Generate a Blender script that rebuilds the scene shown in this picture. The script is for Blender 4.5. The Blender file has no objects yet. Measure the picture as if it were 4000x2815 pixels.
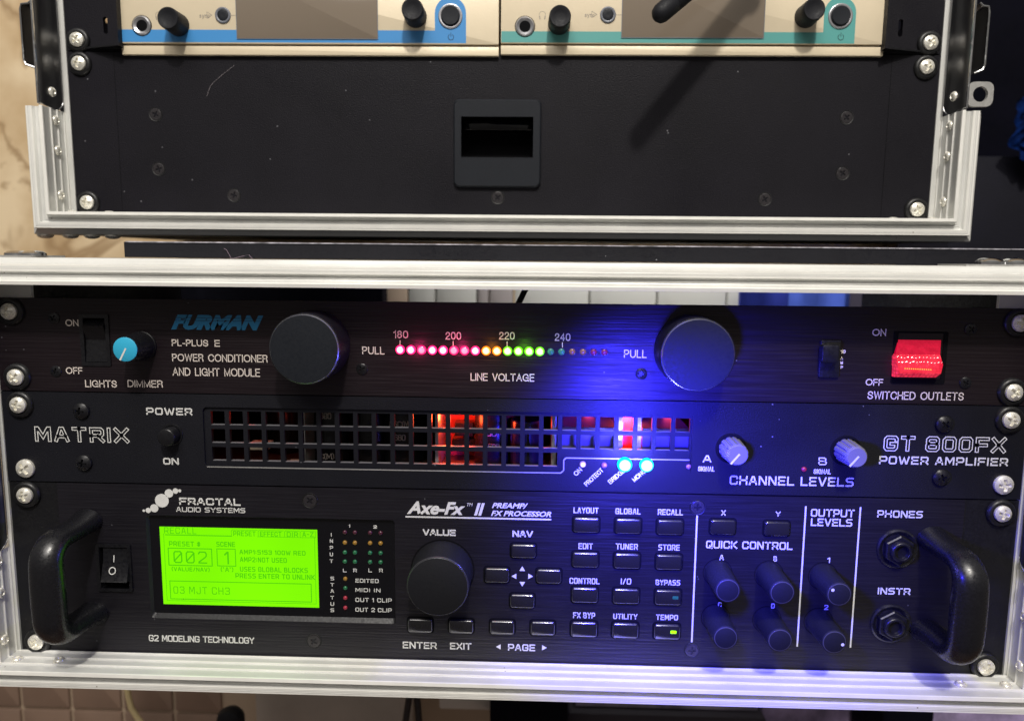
import bpy, math, random
from math import radians, sin, cos, pi, hypot
from mathutils import Vector, Matrix
from mathutils.geometry import tessellate_polygon
random.seed(7)
S = 0.001                      # everything below is written in millimetres
SC = bpy.context.scene
COL = SC.collection

# ------------------------------------------------------------------ camera
FPX, CX, CY = 2970.548, 2000.0, 1407.5
CAM_ROT = (1.437459998, -0.008982509, 0.033434697)
CAM_LOC = Vector((14.820, -349.865, 198.212))
cd = bpy.data.cameras.new('camera'); cam = bpy.data.objects.new('camera', cd); COL.objects.link(cam)
cd.sensor_width = 36.0; cd.lens = FPX / 4000 * 36
cam.location = CAM_LOC * S; cam.rotation_euler = CAM_ROT
cd.clip_start = 0.01; cd.clip_end = 50
cd.dof.use_dof = True; cd.dof.focus_distance = 0.352; cd.dof.aperture_fstop = 9
SC.camera = cam
CAM_M = cam.rotation_euler.to_matrix()

# frames: the lower rack's panel plane is y = 0, origin at the bottom middle of its lowest panel
LOW = Matrix.Identity(4)
UP = Matrix.Translation((-7.812, 84.243, 220.516)) @ Matrix.Rotation(0.0135512, 4, 'Z')

def at(px, py, y=0.0, fr=LOW, ax=1):
    """point (mm, in the frame) seen at a point of a 2296-wide picture, on the frame's plane y (or axis ax) = value"""
    d = CAM_M @ Vector(((px * 1.7422 - CX) / FPX, -(py * 1.7422 - CY) / FPX, -1.0))
    inv = fr.inverted()
    o = inv @ CAM_LOC; d = inv.to_3x3() @ d
    return o + d * ((y - o[ax]) / d[ax])
def ax_(px, py, y=0, fr=LOW): return at(px, py, y, fr).x
def rect(x0, y0, x1, y1, y=0, fr=LOW):
    xm, ym = (x0 + x1) / 2, (y0 + y1) / 2
    return at(x0, ym, y, fr).x, at(x1, ym, y, fr).x, at(xm, y1, y, fr).z, at(xm, y0, y, fr).z   # X0,X1,Z0,Z1

# ------------------------------------------------------------------ world, lamps, exposure
w = bpy.data.worlds.new('World'); SC.world = w; w.use_nodes = True
nt = w.node_tree; bg = nt.nodes['Background']
tc = nt.nodes.new('ShaderNodeTexCoord'); sx = nt.nodes.new('ShaderNodeSeparateXYZ'); cr = nt.nodes.new('ShaderNodeValToRGB')
mr = nt.nodes.new('ShaderNodeMapRange'); mr.inputs[1].default_value = -1; mr.inputs[2].default_value = 1
nt.links.new(tc.outputs['Generated'], sx.inputs[0]); nt.links.new(sx.outputs[2], mr.inputs[0]); nt.links.new(mr.outputs[0], cr.inputs[0])
cr.color_ramp.elements[0].color = (0.10, 0.075, 0.06, 1); cr.color_ramp.elements[1].color = (0.62, 0.60, 0.56, 1)
e = cr.color_ramp.elements.new(0.5); e.color = (0.20, 0.185, 0.175, 1)
nt.links.new(cr.outputs[0], bg.inputs[0]); bg.inputs[1].default_value = 0.62

def lamp(name, kind, loc, power, color, size=0.01, target=None, **kw):
    l = bpy.data.lights.new(name, kind); l.energy = power; l.color = color
    if kind == 'AREA': l.shape = 'DISK'; l.size = size
    else: l.shadow_soft_size = size
    for k, v in kw.items(): setattr(l, k, v)
    o = bpy.data.objects.new(name, l); COL.objects.link(o); o.location = Vector(loc) * S
    if target is not None:
        o.rotation_euler = (Vector(target) - Vector(loc)).to_track_quat('-Z', 'Y').to_euler()
    return o
lamp('ceiling_lamp', 'SPOT', (150, -1150, 1500), 80, (1.0, 0.95, 0.86), 0.055, (0, 0, 150), spot_size=radians(70), spot_blend=0.5)
lamp('room_fill', 'AREA', (-200, -1400, 1900), 28, (1.0, 0.95, 0.9), 1.4, (0, 100, 150))  # soft fill standing in for light bounced off the ceiling
SC.view_settings.view_transform = 'Standard'; SC.view_settings.look = 'None'
SC.view_settings.exposure = 0.0; SC.view_settings.gamma = 1.0
SC.cycles.use_denoising = True
SC.cycles.max_bounces = 8; SC.cycles.sample_clamp_indirect = 4

# ------------------------------------------------------------------ materials
def new_mat(name):
    m = bpy.data.materials.new(name); m.use_nodes = True
    return m, m.node_tree, m.node_tree.nodes['Principled BSDF']
def mat(name, color, rough=0.5, metal=0.0, bump=0.0, bscale=900, stretch=None, vary=0.0, vscale=60, spec=0.5, coat=0, emit=None, es=0, trans=0, alpha=1, dust=0.0, speck=(.35, .35, .38)):
    m, t, b = new_mat(name)
    b.inputs['Base Color'].default_value = (*color, 1); b.inputs['Roughness'].default_value = rough
    b.inputs['Metallic'].default_value = metal; b.inputs['Specular IOR Level'].default_value = spec
    b.inputs['Coat Weight'].default_value = coat; b.inputs['Transmission Weight'].default_value = trans
    b.inputs['Alpha'].default_value = alpha
    if emit: b.inputs['Emission Color'].default_value = (*emit, 1); b.inputs['Emission Strength'].default_value = es
    N = t.nodes.new; Lk = t.links.new
    if bump or vary or dust:
        co = N('ShaderNodeTexCoord'); mp = N('ShaderNodeMapping'); Lk(co.outputs['Object'], mp.inputs[0])
        if stretch: mp.inputs['Scale'].default_value = stretch
    if bump:
        n = N('ShaderNodeTexNoise'); n.inputs['Scale'].default_value = bscale; n.inputs['Detail'].default_value = 3
        Lk(mp.outputs[0], n.inputs[0]); bp = N('ShaderNodeBump'); bp.inputs['Strength'].default_value = bump; bp.inputs['Distance'].default_value = 0.0003
        Lk(n.outputs[0], bp.inputs['Height']); Lk(bp.outputs[0], b.inputs['Normal'])
        r = N('ShaderNodeMapRange'); r.inputs[1].default_value = .3; r.inputs[2].default_value = .7
        r.inputs[3].default_value = max(.05, rough - .1); r.inputs[4].default_value = min(1, rough + .12)
        Lk(n.outputs[0], r.inputs[0]); Lk(r.outputs[0], b.inputs['Roughness'])
    if vary or dust:
        n2 = N('ShaderNodeTexNoise'); n2.inputs['Scale'].default_value = vscale; n2.inputs['Detail'].default_value = 6; n2.inputs['Roughness'].default_value = .6
        Lk(co.outputs['Object'], n2.inputs[0])
        mx = N('ShaderNodeMix'); mx.data_type = 'RGBA'
        mx.inputs[6].default_value = (*[c * (1 - vary) for c in color], 1); mx.inputs[7].default_value = (*[min(1, c * (1 + vary)) for c in color], 1)
        r2 = N('ShaderNodeMapRange'); r2.inputs[1].default_value = .35; r2.inputs[2].default_value = .65
        Lk(n2.outputs[0], r2.inputs[0]); Lk(r2.outputs[0], mx.inputs[0]); out = mx.outputs[2]
        if dust and bump and not stretch:   # smudges: the sheen changes over the sheet
            n4 = N('ShaderNodeTexNoise'); n4.inputs['Scale'].default_value = 9; n4.inputs['Detail'].default_value = 8; n4.inputs['Distortion'].default_value = 1.2; Lk(co.outputs['Object'], n4.inputs[0])
            r4 = N('ShaderNodeMapRange'); r4.inputs[1].default_value = .35; r4.inputs[2].default_value = .65; r4.inputs[3].default_value = -.11; r4.inputs[4].default_value = .11; Lk(n4.outputs[0], r4.inputs[0])
            ad = N('ShaderNodeMath'); ad.operation = 'ADD'; Lk(r.outputs[0], ad.inputs[0]); Lk(r4.outputs[0], ad.inputs[1]); Lk(ad.outputs[0], b.inputs['Roughness'])
        if dust:        # specks of dust and lint
            v = N('ShaderNodeTexVoronoi'); v.inputs['Scale'].default_value = 190; Lk(co.outputs['Object'], v.inputs[0])
            n3 = N('ShaderNodeTexNoise'); n3.inputs['Scale'].default_value = 45; Lk(co.outputs['Object'], n3.inputs[0])
            a = N('ShaderNodeMath'); a.operation = 'LESS_THAN'; a.inputs[1].default_value = .07; Lk(v.outputs['Distance'], a.inputs[0])
            c = N('ShaderNodeMath'); c.operation = 'GREATER_THAN'; c.inputs[1].default_value = .60; Lk(n3.outputs[0], c.inputs[0])
            k = N('ShaderNodeMath'); k.operation = 'MULTIPLY'; Lk(a.outputs[0], k.inputs[0]); Lk(c.outputs[0], k.inputs[1])
            k2 = N('ShaderNodeMath'); k2.operation = 'MULTIPLY'; k2.inputs[1].default_value = dust; Lk(k.outputs[0], k2.inputs[0])
            m2 = N('ShaderNodeMix'); m2.data_type = 'RGBA'; m2.inputs[7].default_value = (*speck, 1)
            Lk(k2.outputs[0], m2.inputs[0]); Lk(out, m2.inputs[6]); out = m2.outputs[2]
        Lk(out, b.inputs['Base Color'])
    return m
def glow(name, core, rim, cs, rs, radius, power=2.0):
    """a lit LED: its lens gives off core colour in the middle and rim colour at its edge (object space, lens axis y)"""
    m, t, b = new_mat(name); N = t.nodes.new; Lk = t.links.new
    co = N('ShaderNodeTexCoord'); mp = N('ShaderNodeMapping'); mp.inputs['Scale'].default_value = (1, 0, 1); Lk(co.outputs['Object'], mp.inputs[0])
    ln = N('ShaderNodeVectorMath'); ln.operation = 'LENGTH'; Lk(mp.outputs[0], ln.inputs[0])
    r = N('ShaderNodeMapRange'); r.inputs[1].default_value = radius * S * .5; r.inputs[2].default_value = radius * S * .8; Lk(ln.outputs['Value'], r.inputs[0])
    mx = N('ShaderNodeMix'); mx.data_type = 'RGBA'; mx.inputs[6].default_value = (*[c * cs for c in core], 1); mx.inputs[7].default_value = (*[c * rs for c in rim], 1)
    mx.clamp_result = False
    Lk(r.outputs[0], mx.inputs[0]); Lk(mx.outputs[2], b.inputs['Emission Color']); b.inputs['Emission Strength'].default_value = 1
    b.inputs['Base Color'].default_value = (*[c * .3 for c in rim], 1); b.inputs['Roughness'].default_value = .2
    return m

M = {}
M['alu'] = mat('satin_aluminium', (.76, .76, .73), .38, .3, .15, 500, (.03, 3, 3), .09, 22, dust=.7, speck=(.16, .12, .09))
M['alu_side'] = mat('satin_aluminium_upright', (.76, .76, .73), .38, .3, .15, 500, (3, 3, .03), .09, 22, dust=.7, speck=(.16, .12, .09))
M['alu_bright'] = mat('aluminium_ridge_highlight', (.93, .92, .87), .33, .15, 0, 900, None, .05, 60, dust=.8, speck=(.30, .25, .2))  # paler base colour holds the bright reflection along ribs and lips
M['alu_dull'] = mat('dull_aluminium', (.55, .54, .52), .4, .6, .3, 800, None, .1)
M['chrome'] = mat('plated_steel', (.62, .62, .62), .16, 1.0, .1, 300, None, .1, 50)
M['dark_steel'] = mat('dark_mirror_steel', (.20, .20, .21), .36, 1.0)
M['screw'] = mat('zinc_plated_screw', (.90, .87, .78), .27, .5, .3, 500, None, .12, 300)
M['washer'] = mat('black_plastic_washer', (.008, .008, .009), .4, 0, .1)
M['panel'] = mat('black_powder_coat', (.0065, .0058, .0092), .52, 0, .55, 1500, None, .12, 25, dust=.5, spec=.2)
M['panel_matrix'] = mat('fine_black_powder_coat', (.0080, .0082, .0118), .48, 0, .5, 1600, None, .12, 25, dust=.35, spec=.26)
M['brushed'] = mat('brushed_black_anodised', (.012, .0108, .0155), .38, .25, .75, 900, (.035, 1, 1), .15, 25, dust=.25)
M['brushed_fur'] = mat('brushed_black_anodised_warm', (.015, .0095, .0125), .38, .35, .75, 900, (.035, 1, 1), .15, 25, dust=.3)
M['ear'] = mat('black_rack_ear', (.008, .008, .010), .42, .2, .3, 900)
M['plastic'] = mat('black_plastic', (.007, .007, .009), .33, 0, .15, 700)
M['handle'] = mat('satin_black_handle', (.006, .006, .008), .3, 0, .08, 1100, spec=.6)
M['rubber'] = mat('matt_black_rubber', (.008, .0085, .012), .6, 0, .12, 1200, spec=.3)
M['slate'] = mat('dark_slate_cap', (.010, .012, .017), .55, .0, .1, 900, None, .08, 30, spec=.25)
M['chamfer'] = mat('turned_metal_edge', (.30, .31, .34), .34, .9)
M['gloss'] = mat('glossy_black_window', (.004, .004, .006), .08, 0, 0)
M['black'] = mat('dead_black', (.003, .003, .004), .8, spec=.1)
M['white'] = mat('white_print', (.72, .72, .70), .5, 0, 0, 900, None, .06, 200)
M['warm_white'] = mat('ivory_print', (.74, .66, .60), .5, 0, 0, 900, None, .06, 200)
M['grey_print'] = mat('faint_grey_print', (.30, .26, .22), .5)
M['furman_blue'] = mat('blue_print', (.015, .20, .42), .45)
M['cyan'] = mat('cyan_plastic', (.035, .42, .66), .4)
M['grey_knob'] = mat('grey_plastic', (.17, .165, .185), .5)
M['cream'] = mat('champagne_paint', (.74, .635, .46), .42, .1, .12, 900, None, .03, 30)
M['blue_stripe'] = mat('sky_blue_print', (.055, .27, .62), .4)
M['teal_stripe'] = mat('teal_print', (.10, .36, .34), .4)
M['rim'] = mat('polished_black_edge', (.10, .10, .115), .3, .5, spec=1)
M['button'] = mat('glossy_black_rubber_button', (.006, .006, .009), .22, 0, spec=.9, coat=.6)
M['display'] = mat('display_reflection', (.21, .17, .13), .08, 0, 0, spec=.7, coat=.5)  # taupe base colour holds the reflected beige room; the display itself is dark
M['silver_ring'] = mat('silver_ring', (.55, .55, .58), .3, .8)
M['grey_ring'] = mat('grey_ring', (.16, .17, .20), .4, .1)
M['pcb'] = mat('brown_circuit_board', (.14, .075, .045), .5, 0, .2, 300, None, .3, 90)
M['cap'] = mat('black_capacitor_sleeve', (.012, .012, .016), .25)
M['red_part'] = mat('red_lit_plastic', (.55, .06, .04), .4)
M['board'] = mat('black_laminate', (.008, .008, .012), .55, 0, .3, 600, None, .1, 30, dust=.6, spec=.25)
M['wall'] = None
M['chrome_lip'] = M['alu_dull']

def wall_mat():
    m, t, b = new_mat('ochre_plaster'); N = t.nodes.new; Lk = t.links.new
    co = N('ShaderNodeTexCoord'); n = N('ShaderNodeTexNoise'); n.inputs['Scale'].default_value = 14; n.inputs['Detail'].default_value = 6; Lk(co.outputs['Object'], n.inputs[0])
    r = N('ShaderNodeValToRGB'); r.color_ramp.elements[0].position = .32; r.color_ramp.elements[0].color = (.50, .33, .16, 1)
    r.color_ramp.elements[1].position = .68; r.color_ramp.elements[1].color = (.80, .64, .42, 1); Lk(n.outputs[0], r.inputs[0])
    n2 = N('ShaderNodeTexNoise'); n2.inputs['Scale'].default_value = 7; n2.inputs['Detail'].default_value = 4; n2.inputs['Distortion'].default_value = .8; Lk(co.outputs['Object'], n2.inputs[0])
    q = N('ShaderNodeValToRGB'); q.color_ramp.elements[0].position = .47; q.color_ramp.elements[0].color = (0, 0, 0, 1); q.color_ramp.elements[1].position = .53; q.color_ramp.elements[1].color = (0, 0, 0, 1)
    q.color_ramp.elements.new(.5).color = (.75, .75, .75, 1); Lk(n2.outputs[0], q.inputs[0])
    mx = N('ShaderNodeMix'); mx.data_type = 'RGBA'; mx.inputs[7].default_value = (.30, .18, .08, 1); Lk(q.outputs[0], mx.inputs[0]); Lk(r.outputs[0], mx.inputs[6]); Lk(mx.outputs[2], b.inputs['Base Color'])
    bp = N('ShaderNodeBump'); bp.inputs['Strength'].default_value = .3; bp.inputs['Distance'].default_value = .004; Lk(n.outputs[0], bp.inputs['Height']); Lk(bp.outputs[0], b.inputs['Normal'])
    b.inputs['Roughness'].default_value = .8
    return m
M['wall'] = wall_mat()

# ------------------------------------------------------------------ mesh building
class MB:
    def __init__(s): s.v = []; s.f = []
    def add(s, vs, fs):
        o = len(s.v); s.v += [tuple(v) for v in vs]; s.f += [tuple(i + o for i in f) for f in fs]; return s
    def box(s, x0, x1, y0, y1, z0, z1):
        return s.add([(x, y, z) for x in (x0, x1) for y in (y0, y1) for z in (z0, z1)],
                     [(0, 1, 3, 2), (4, 6, 7, 5), (0, 4, 5, 1), (2, 3, 7, 6), (0, 2, 6, 4), (1, 5, 7, 3)])
    def layers(s, rings, cap0=True, cap1=True):
        """rings of equal length joined one to the next"""
        n = len(rings[0]); vs = [p for r in rings for p in r]; fs = []
        for k in range(len(rings) - 1):
            for i in range(n):
                j = (i + 1) % n
                fs.append((k * n + i, k * n + j, (k + 1) * n + j, (k + 1) * n + i))
        if cap0: fs.append(tuple(range(n))[::-1])
        if cap1: fs.append(tuple((len(rings) - 1) * n + i for i in range(n)))
        return s.add(vs, fs)
    def rprism(s, x0, x1, z0, z1, r, yb, yf, bev=0.0, seg=4, cap_back=False):
        r = max(.01, min(r, (x1 - x0) / 2 - .01, (z1 - z0) / 2 - .01))
        def ring(ins, y):
            rr = max(r - ins, .01)
            return [(x, y, z) for x, z in rrect(x0 + ins, x1 - ins, z0 + ins, z1 - ins, rr, seg)]
        rings = [ring(0, yb)]
        if bev > 0:
            rings += [ring(0, yf + bev), ring(bev * .3, yf + bev * .3), ring(bev, yf)]
        else: rings += [ring(0, yf)]
        return s.layers(rings, cap_back, True)
    def lathe(s, prof, c=(0, 0), n=32, cap0=False, cap1=True, flute=0, fd=0):
        """prof: (radius, y) along the y axis round (x,z) = c"""
        rings = []
        for r, y in prof:
            ring = []
            for i in range(n):
                a = 2 * pi * i / n
                q = r * (1 - (fd if (flute and (i * flute // n * n) % n == 0 and i % (n // flute) == 0) else 0))
                ring.append((c[0] + q * cos(a), y, c[1] + q * sin(a)))
            rings.append(ring)
        return s.layers(rings, cap0, cap1)
    def plate(s, loops, y0, y1, back=False):
        """loops of (x,z): outer, then holes; front face at y0, back at y1, with the holes' walls"""
        pts = [p for l in loops for p in l]
        tris = tessellate_polygon([[Vector((x, z, 0)) for x, z in l] for l in loops])
        n = len(pts); vs = [(x, y0, z) for x, z in pts] + [(x, y1, z) for x, z in pts]
        fs = [tuple(t) for t in tris]
        if back: fs += [tuple(i + n for i in t)[::-1] for t in tris]
        o = 0
        for l in loops:
            m = len(l)
            for i in range(m):
                a, b = o + i, o + (i + 1) % m
                fs.append((a, b, b + n, a + n))
            o += m
        return s.add(vs, fs)
    def ribbon(s, pts, wd, y, closed=False):
        """flat stroke of width wd along (x,z) points, mitred"""
        n = len(pts)
        if n < 2: return s
        L_, R_ = [], []
        for i in range(n):
            p = Vector(pts[i])
            a = Vector(pts[i - 1]) if (i > 0 or closed) else None
            b = Vector(pts[(i + 1) % n]) if (i < n - 1 or closed) else None
            d1 = (p - a).normalized() if a is not None else None
            d2 = (b - p).normalized() if b is not None else None
            if d1 is None: d1 = d2
            if d2 is None: d2 = d1
            t = (d1 + d2)
            t = t.normalized() if t.length > 1e-6 else d1
            nrm = Vector((-t.y, t.x)); k = 1 / max(.45, nrm.dot(Vector((-d1.y, d1.x))))
            q = p.copy()
            if not closed and i == 0: q = p - d2 * wd * .5
            if not closed and i == n - 1: q = p + d1 * wd * .5
            L_.append(q + nrm * wd / 2 * k); R_.append(q - nrm * wd / 2 * k)
        vs = [(p.x, y, p.y) for p in L_] + [(p.x, y, p.y) for p in R_]
        fs = []
        for i in range(n if closed else n - 1):
            j = (i + 1) % n; fs.append((i, j, j + n, i + n))
        return s.add(vs, fs)
    def disc(s, cx, cz, r, y, n=28):
        return s.add([(cx + r * cos(2 * pi * i / n), y, cz + r * sin(2 * pi * i / n)) for i in range(n)], [tuple(range(n))])
    def tube(s, path, rads, n=16, up=Vector((1, 0, 0)), caps=True):
        """path of points; rads: radius or (ra, rb) per point, ra along `up`"""
        rings = []
        for i, p in enumerate(path):
            p = Vector(p); a = Vector(path[max(i - 1, 0)]); b = Vector(path[min(i + 1, len(path) - 1)])
            t = (b - a).normalized(); u = (up - t * up.dot(t)).normalized(); v = t.cross(u)
            ra, rb = rads[i] if isinstance(rads[i], tuple) else (rads[i], rads[i])
            rings.append([p + u * ra * cos(2 * pi * k / n) + v * rb * sin(2 * pi * k / n) for k in range(n)])
        return s.layers(rings, caps, caps)
    def mesh(s, name, smooth=35):
        me = bpy.data.meshes.new(name); me.from_pydata([(x * S, y * S, z * S) for x, y, z in s.v], [], s.f)
        me.validate(); me.update()
        import bmesh
        bm = bmesh.new(); bm.from_mesh(me); bmesh.ops.recalc_face_normals(bm, faces=bm.faces); bm.to_mesh(me); bm.free()
        if smooth:
            me.shade_smooth(); me.set_sharp_from_angle(angle=radians(smooth))
        return me
def rrect(x0, x1, z0, z1, r, seg=4):
    out = []
    for cx, cz, a0 in ((x1 - r, z1 - r, 0), (x0 + r, z1 - r, 90), (x0 + r, z0 + r, 180), (x1 - r, z0 + r, 270)):
        for k in range(seg + 1):
            a = radians(a0 + 90 * k / seg); out.append((cx + r * cos(a), cz + r * sin(a)))
    return out
def R4(x0, x1, z0, z1): return [(x0, z0), (x1, z0), (x1, z1), (x0, z1)]

class Thing:
    def __init__(s, name, label, cat, base=(0, 0, 0), fr=LOW, group=None, kind=None):
        s.o = bpy.data.objects.new(name, None); COL.objects.link(s.o); s.o.empty_display_size = .02
        s.fr = fr; s.base = Vector(base)
        m = fr @ Matrix.Translation(s.base)
        s.o.location = m.to_translation() * S; s.o.rotation_euler = m.to_euler()
        s.o['label'] = label; s.o['category'] = cat
        if group: s.o['group'] = group
        if kind: s.o['kind'] = kind
    def part(s, name, mb, material, parent=None, smooth=35, label=None, loc=None, rot=None, kind=None):
        """a mesh written in the frame's coordinates (or about its own centre when loc is given)"""
        me = mb.mesh(name, smooth) if isinstance(mb, MB) else mb
        if isinstance(mb, MB): me.materials.append(material)
        o = bpy.data.objects.new(name, me); COL.objects.link(o)
        p = parent or s.o; o.parent = p
        l = Vector(loc) if loc is not None else Vector((0, 0, 0))
        org = s.base if p is s.o else Vector(p['org'])
        o['org'] = tuple(l)
        o.location = (l - org) * S
        if rot is not None: o.rotation_euler = rot
        if label: o['label'] = label
        if kind: o['kind'] = kind
        return o
def one(name, label, cat, mb, material, base=(0, 0, 0), fr=LOW, group=None, kind=None, smooth=35):
    me = mb.mesh(name, smooth); me.materials.append(material)
    o = bpy.data.objects.new(name, me); COL.objects.link(o)
    m = fr @ Matrix.Translation(Vector(base)); o.location = m.to_translation() * S; o.rotation_euler = m.to_euler()
    o['label'] = label
    if cat: o['category'] = cat
    if group: o['group'] = group
    if kind: o['kind'] = kind
    return o

# ------------------------------------------------------------------ lettering
# square stroke letters, each on a 4 x 4 field: width, strokes (a stroke ending in c is closed)
G = {
'A': (4, '0 0 1.6 4 2.4 4 4 0|.7 1.3 3.3 1.3'), 'B': (4, '0 0 0 4 2.9 4 3.6 3.4 3.6 2.7 2.9 2.1 4 1.4 4 .7 3.3 0 0 0|0 2.1 2.9 2.1'),
'C': (4, '4 3 4 3.5 3.5 4 .6 4 0 3.4 0 .6 .6 0 3.5 0 4 .5 4 1'), 'D': (4, '0 0 0 4 3.3 4 4 3.3 4 .7 3.3 0c'),
'E': (3.6, '3.6 4 0 4 0 0 3.6 0|0 2.05 3.2 2.05'), 'F': (3.6, '3.7 4 0 4 0 0|0 1.9 3.2 1.9'),
'G': (4, '4 3.1 4 3.5 3.5 4 .6 4 0 3.4 0 .6 .6 0 3.4 0 4 .6 4 1.9 2.2 1.9'), 'H': (4, '0 0 0 4|4 0 4 4|0 2.05 4 2.05'),
'I': (.1, '0 0 0 4'), 'J': (3.4, '3.4 4 3.4 .6 2.8 0 .6 0 0 .6 0 1.2'), 'K': (4, '0 0 0 4|3.8 4 .9 2.1 4 0|0 2.1 .9 2.1'),
'L': (3.3, '0 4 0 0 3.4 0'), 'M': (4.6, '0 0 0 4 .5 4 2.3 1.1 4.1 4 4.6 4 4.6 0'), 'N': (4, '0 0 0 4 .4 4 3.6 0 4 0 4 4'),
'O': (4, '.6 0 3.4 0 4 .6 4 3.4 3.4 4 .6 4 0 3.4 0 .6c'), 'P': (3.8, '0 0 0 4 3.3 4 3.9 3.4 3.9 2.1 3.3 1.5 0 1.5'),
'Q': (4, '.6 0 3.4 0 4 .6 4 3.4 3.4 4 .6 4 0 3.4 0 .6c|2.4 1.2 4.1 -.3'), 'R': (3.9, '0 0 0 4 3.3 4 3.9 3.5 3.9 2.2 3.3 1.7 0 1.7|2.3 1.7 4 0'),
'S': (3.9, '3.8 4 .8 4 0 3.4 0 2.7 .7 2.1 3.2 2.1 3.9 1.5 3.9 .6 3.1 0 0 0'), 'T': (3.9, '0 4 3.9 4|1.95 4 1.95 0'),
'U': (4, '0 4 0 .6 .6 0 3.4 0 4 .6 4 4'), 'V': (4, '0 4 1.8 0 2.2 0 4 4'), 'W': (5.6, '0 4 1.2 0 1.6 0 2.8 3.4 4 0 4.4 0 5.6 4'),
'X': (4, '0 4 4 0|0 0 4 4'), 'Y': (4, '0 4 2 1.8 4 4|2 1.8 2 0'), 'Z': (4, '0 4 4 4 0 0 4 0'),
'0': (3.8, '.6 0 3.2 0 3.8 .6 3.8 3.4 3.2 4 .6 4 0 3.4 0 .6c'), '1': (1.2, '0 3.2 .9 4 1.2 4 1.2 0'), '2': (3.8, '0 3.4 .5 4 3.3 4 3.8 3.4 3.8 2.6 3.3 2.1 0 .3 0 0 3.8 0'),
'3': (3.8, '0 3.5 .5 4 3.3 4 3.8 3.5 3.8 2.6 3.3 2.1 3.8 1.5 3.8 .5 3.3 0 .5 0 0 .5|1.2 2.1 3.3 2.1'), '5': (3.8, '3.8 4 0 4 0 2.3 3.3 2.3 3.8 1.8 3.8 .5 3.3 0 0 0'),
'8': (3.9, '.6 0 3.3 0 3.9 .5 3.9 1.6 3.4 2.1 3.8 2.6 3.8 3.5 3.2 4 .7 4 .1 3.5 .1 2.6 .5 2.1 0 1.6 0 .5c|.5 2.1 3.4 2.1'),
'6': (3.8, '3.8 3.5 3.3 4 .6 4 0 3.4 0 .6 .6 0 3.3 0 3.8 .6 3.8 1.7 3.3 2.2 0 2.2'), '/': (2.4, '0 0 2.4 4'), '-': (2.2, '0 2 2.2 2'), ':': (.4, '0 2.8 0 3.1|0 .9 0 1.2'),
'#': (3.6, '1 0 1.4 4|2.4 0 2.8 4|0 2.8 3.6 2.8|0 1.2 3.6 1.2'), '(': (1, '1 4.3 0 3.2 0 .8 1 -.3'), ')': (1, '0 4.3 1 3.2 1 .8 0 -.3'), "'": (.2, '0 4.3 0 3.3'), '@': (3.8, '.6 0 3.2 0 3.8 .6 3.8 3.4 3.2 4 .6 4 0 3.4 0 .6c|0 .5 3.8 3.5'),
}
def stroke_text(mb, s, box, thick, y, gap=1.5, ang=None, shrink=0):
    """letters fitted to box (X0,X1,Z0,Z1); thick = stroke width in mm; ang = turned about the box's start, box then is (X,Z,length,height)"""
    pos, x = [], 0
    for ch in s:
        if ch == ' ': x += 3.0; continue
        wd, st = G[ch]; pos.append((x, ch)); x += wd + gap
    tot = x - gap
    if ang is None:
        X0, X1, Z0, Z1 = box; kx = (X1 - X0 - thick) / max(tot, .1); kz = (Z1 - Z0 - thick) / 4
        if tot < .2: kx = 0
        T = lambda u, v: (X0 + thick / 2 + u * kx, Z0 + thick / 2 + v * kz)
    else:
        X0, Z0, ln, ht = box; k = ln / tot; kz = ht / 4; ca, sa = cos(ang), sin(ang)
        T = lambda u, v: (X0 + u * k * ca - v * kz * sa, Z0 + u * k * sa + v * kz * ca)
    for x, ch in pos:
        for st in G[ch][1].split('|'):
            cl = st.endswith('c'); q = [float(a) for a in st.rstrip('c').split()]
            mb.ribbon([T(x + q[i], q[i + 1]) for i in range(0, len(q), 2)], thick - shrink, y, cl)
    return mb
G2 = dict(G)
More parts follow.
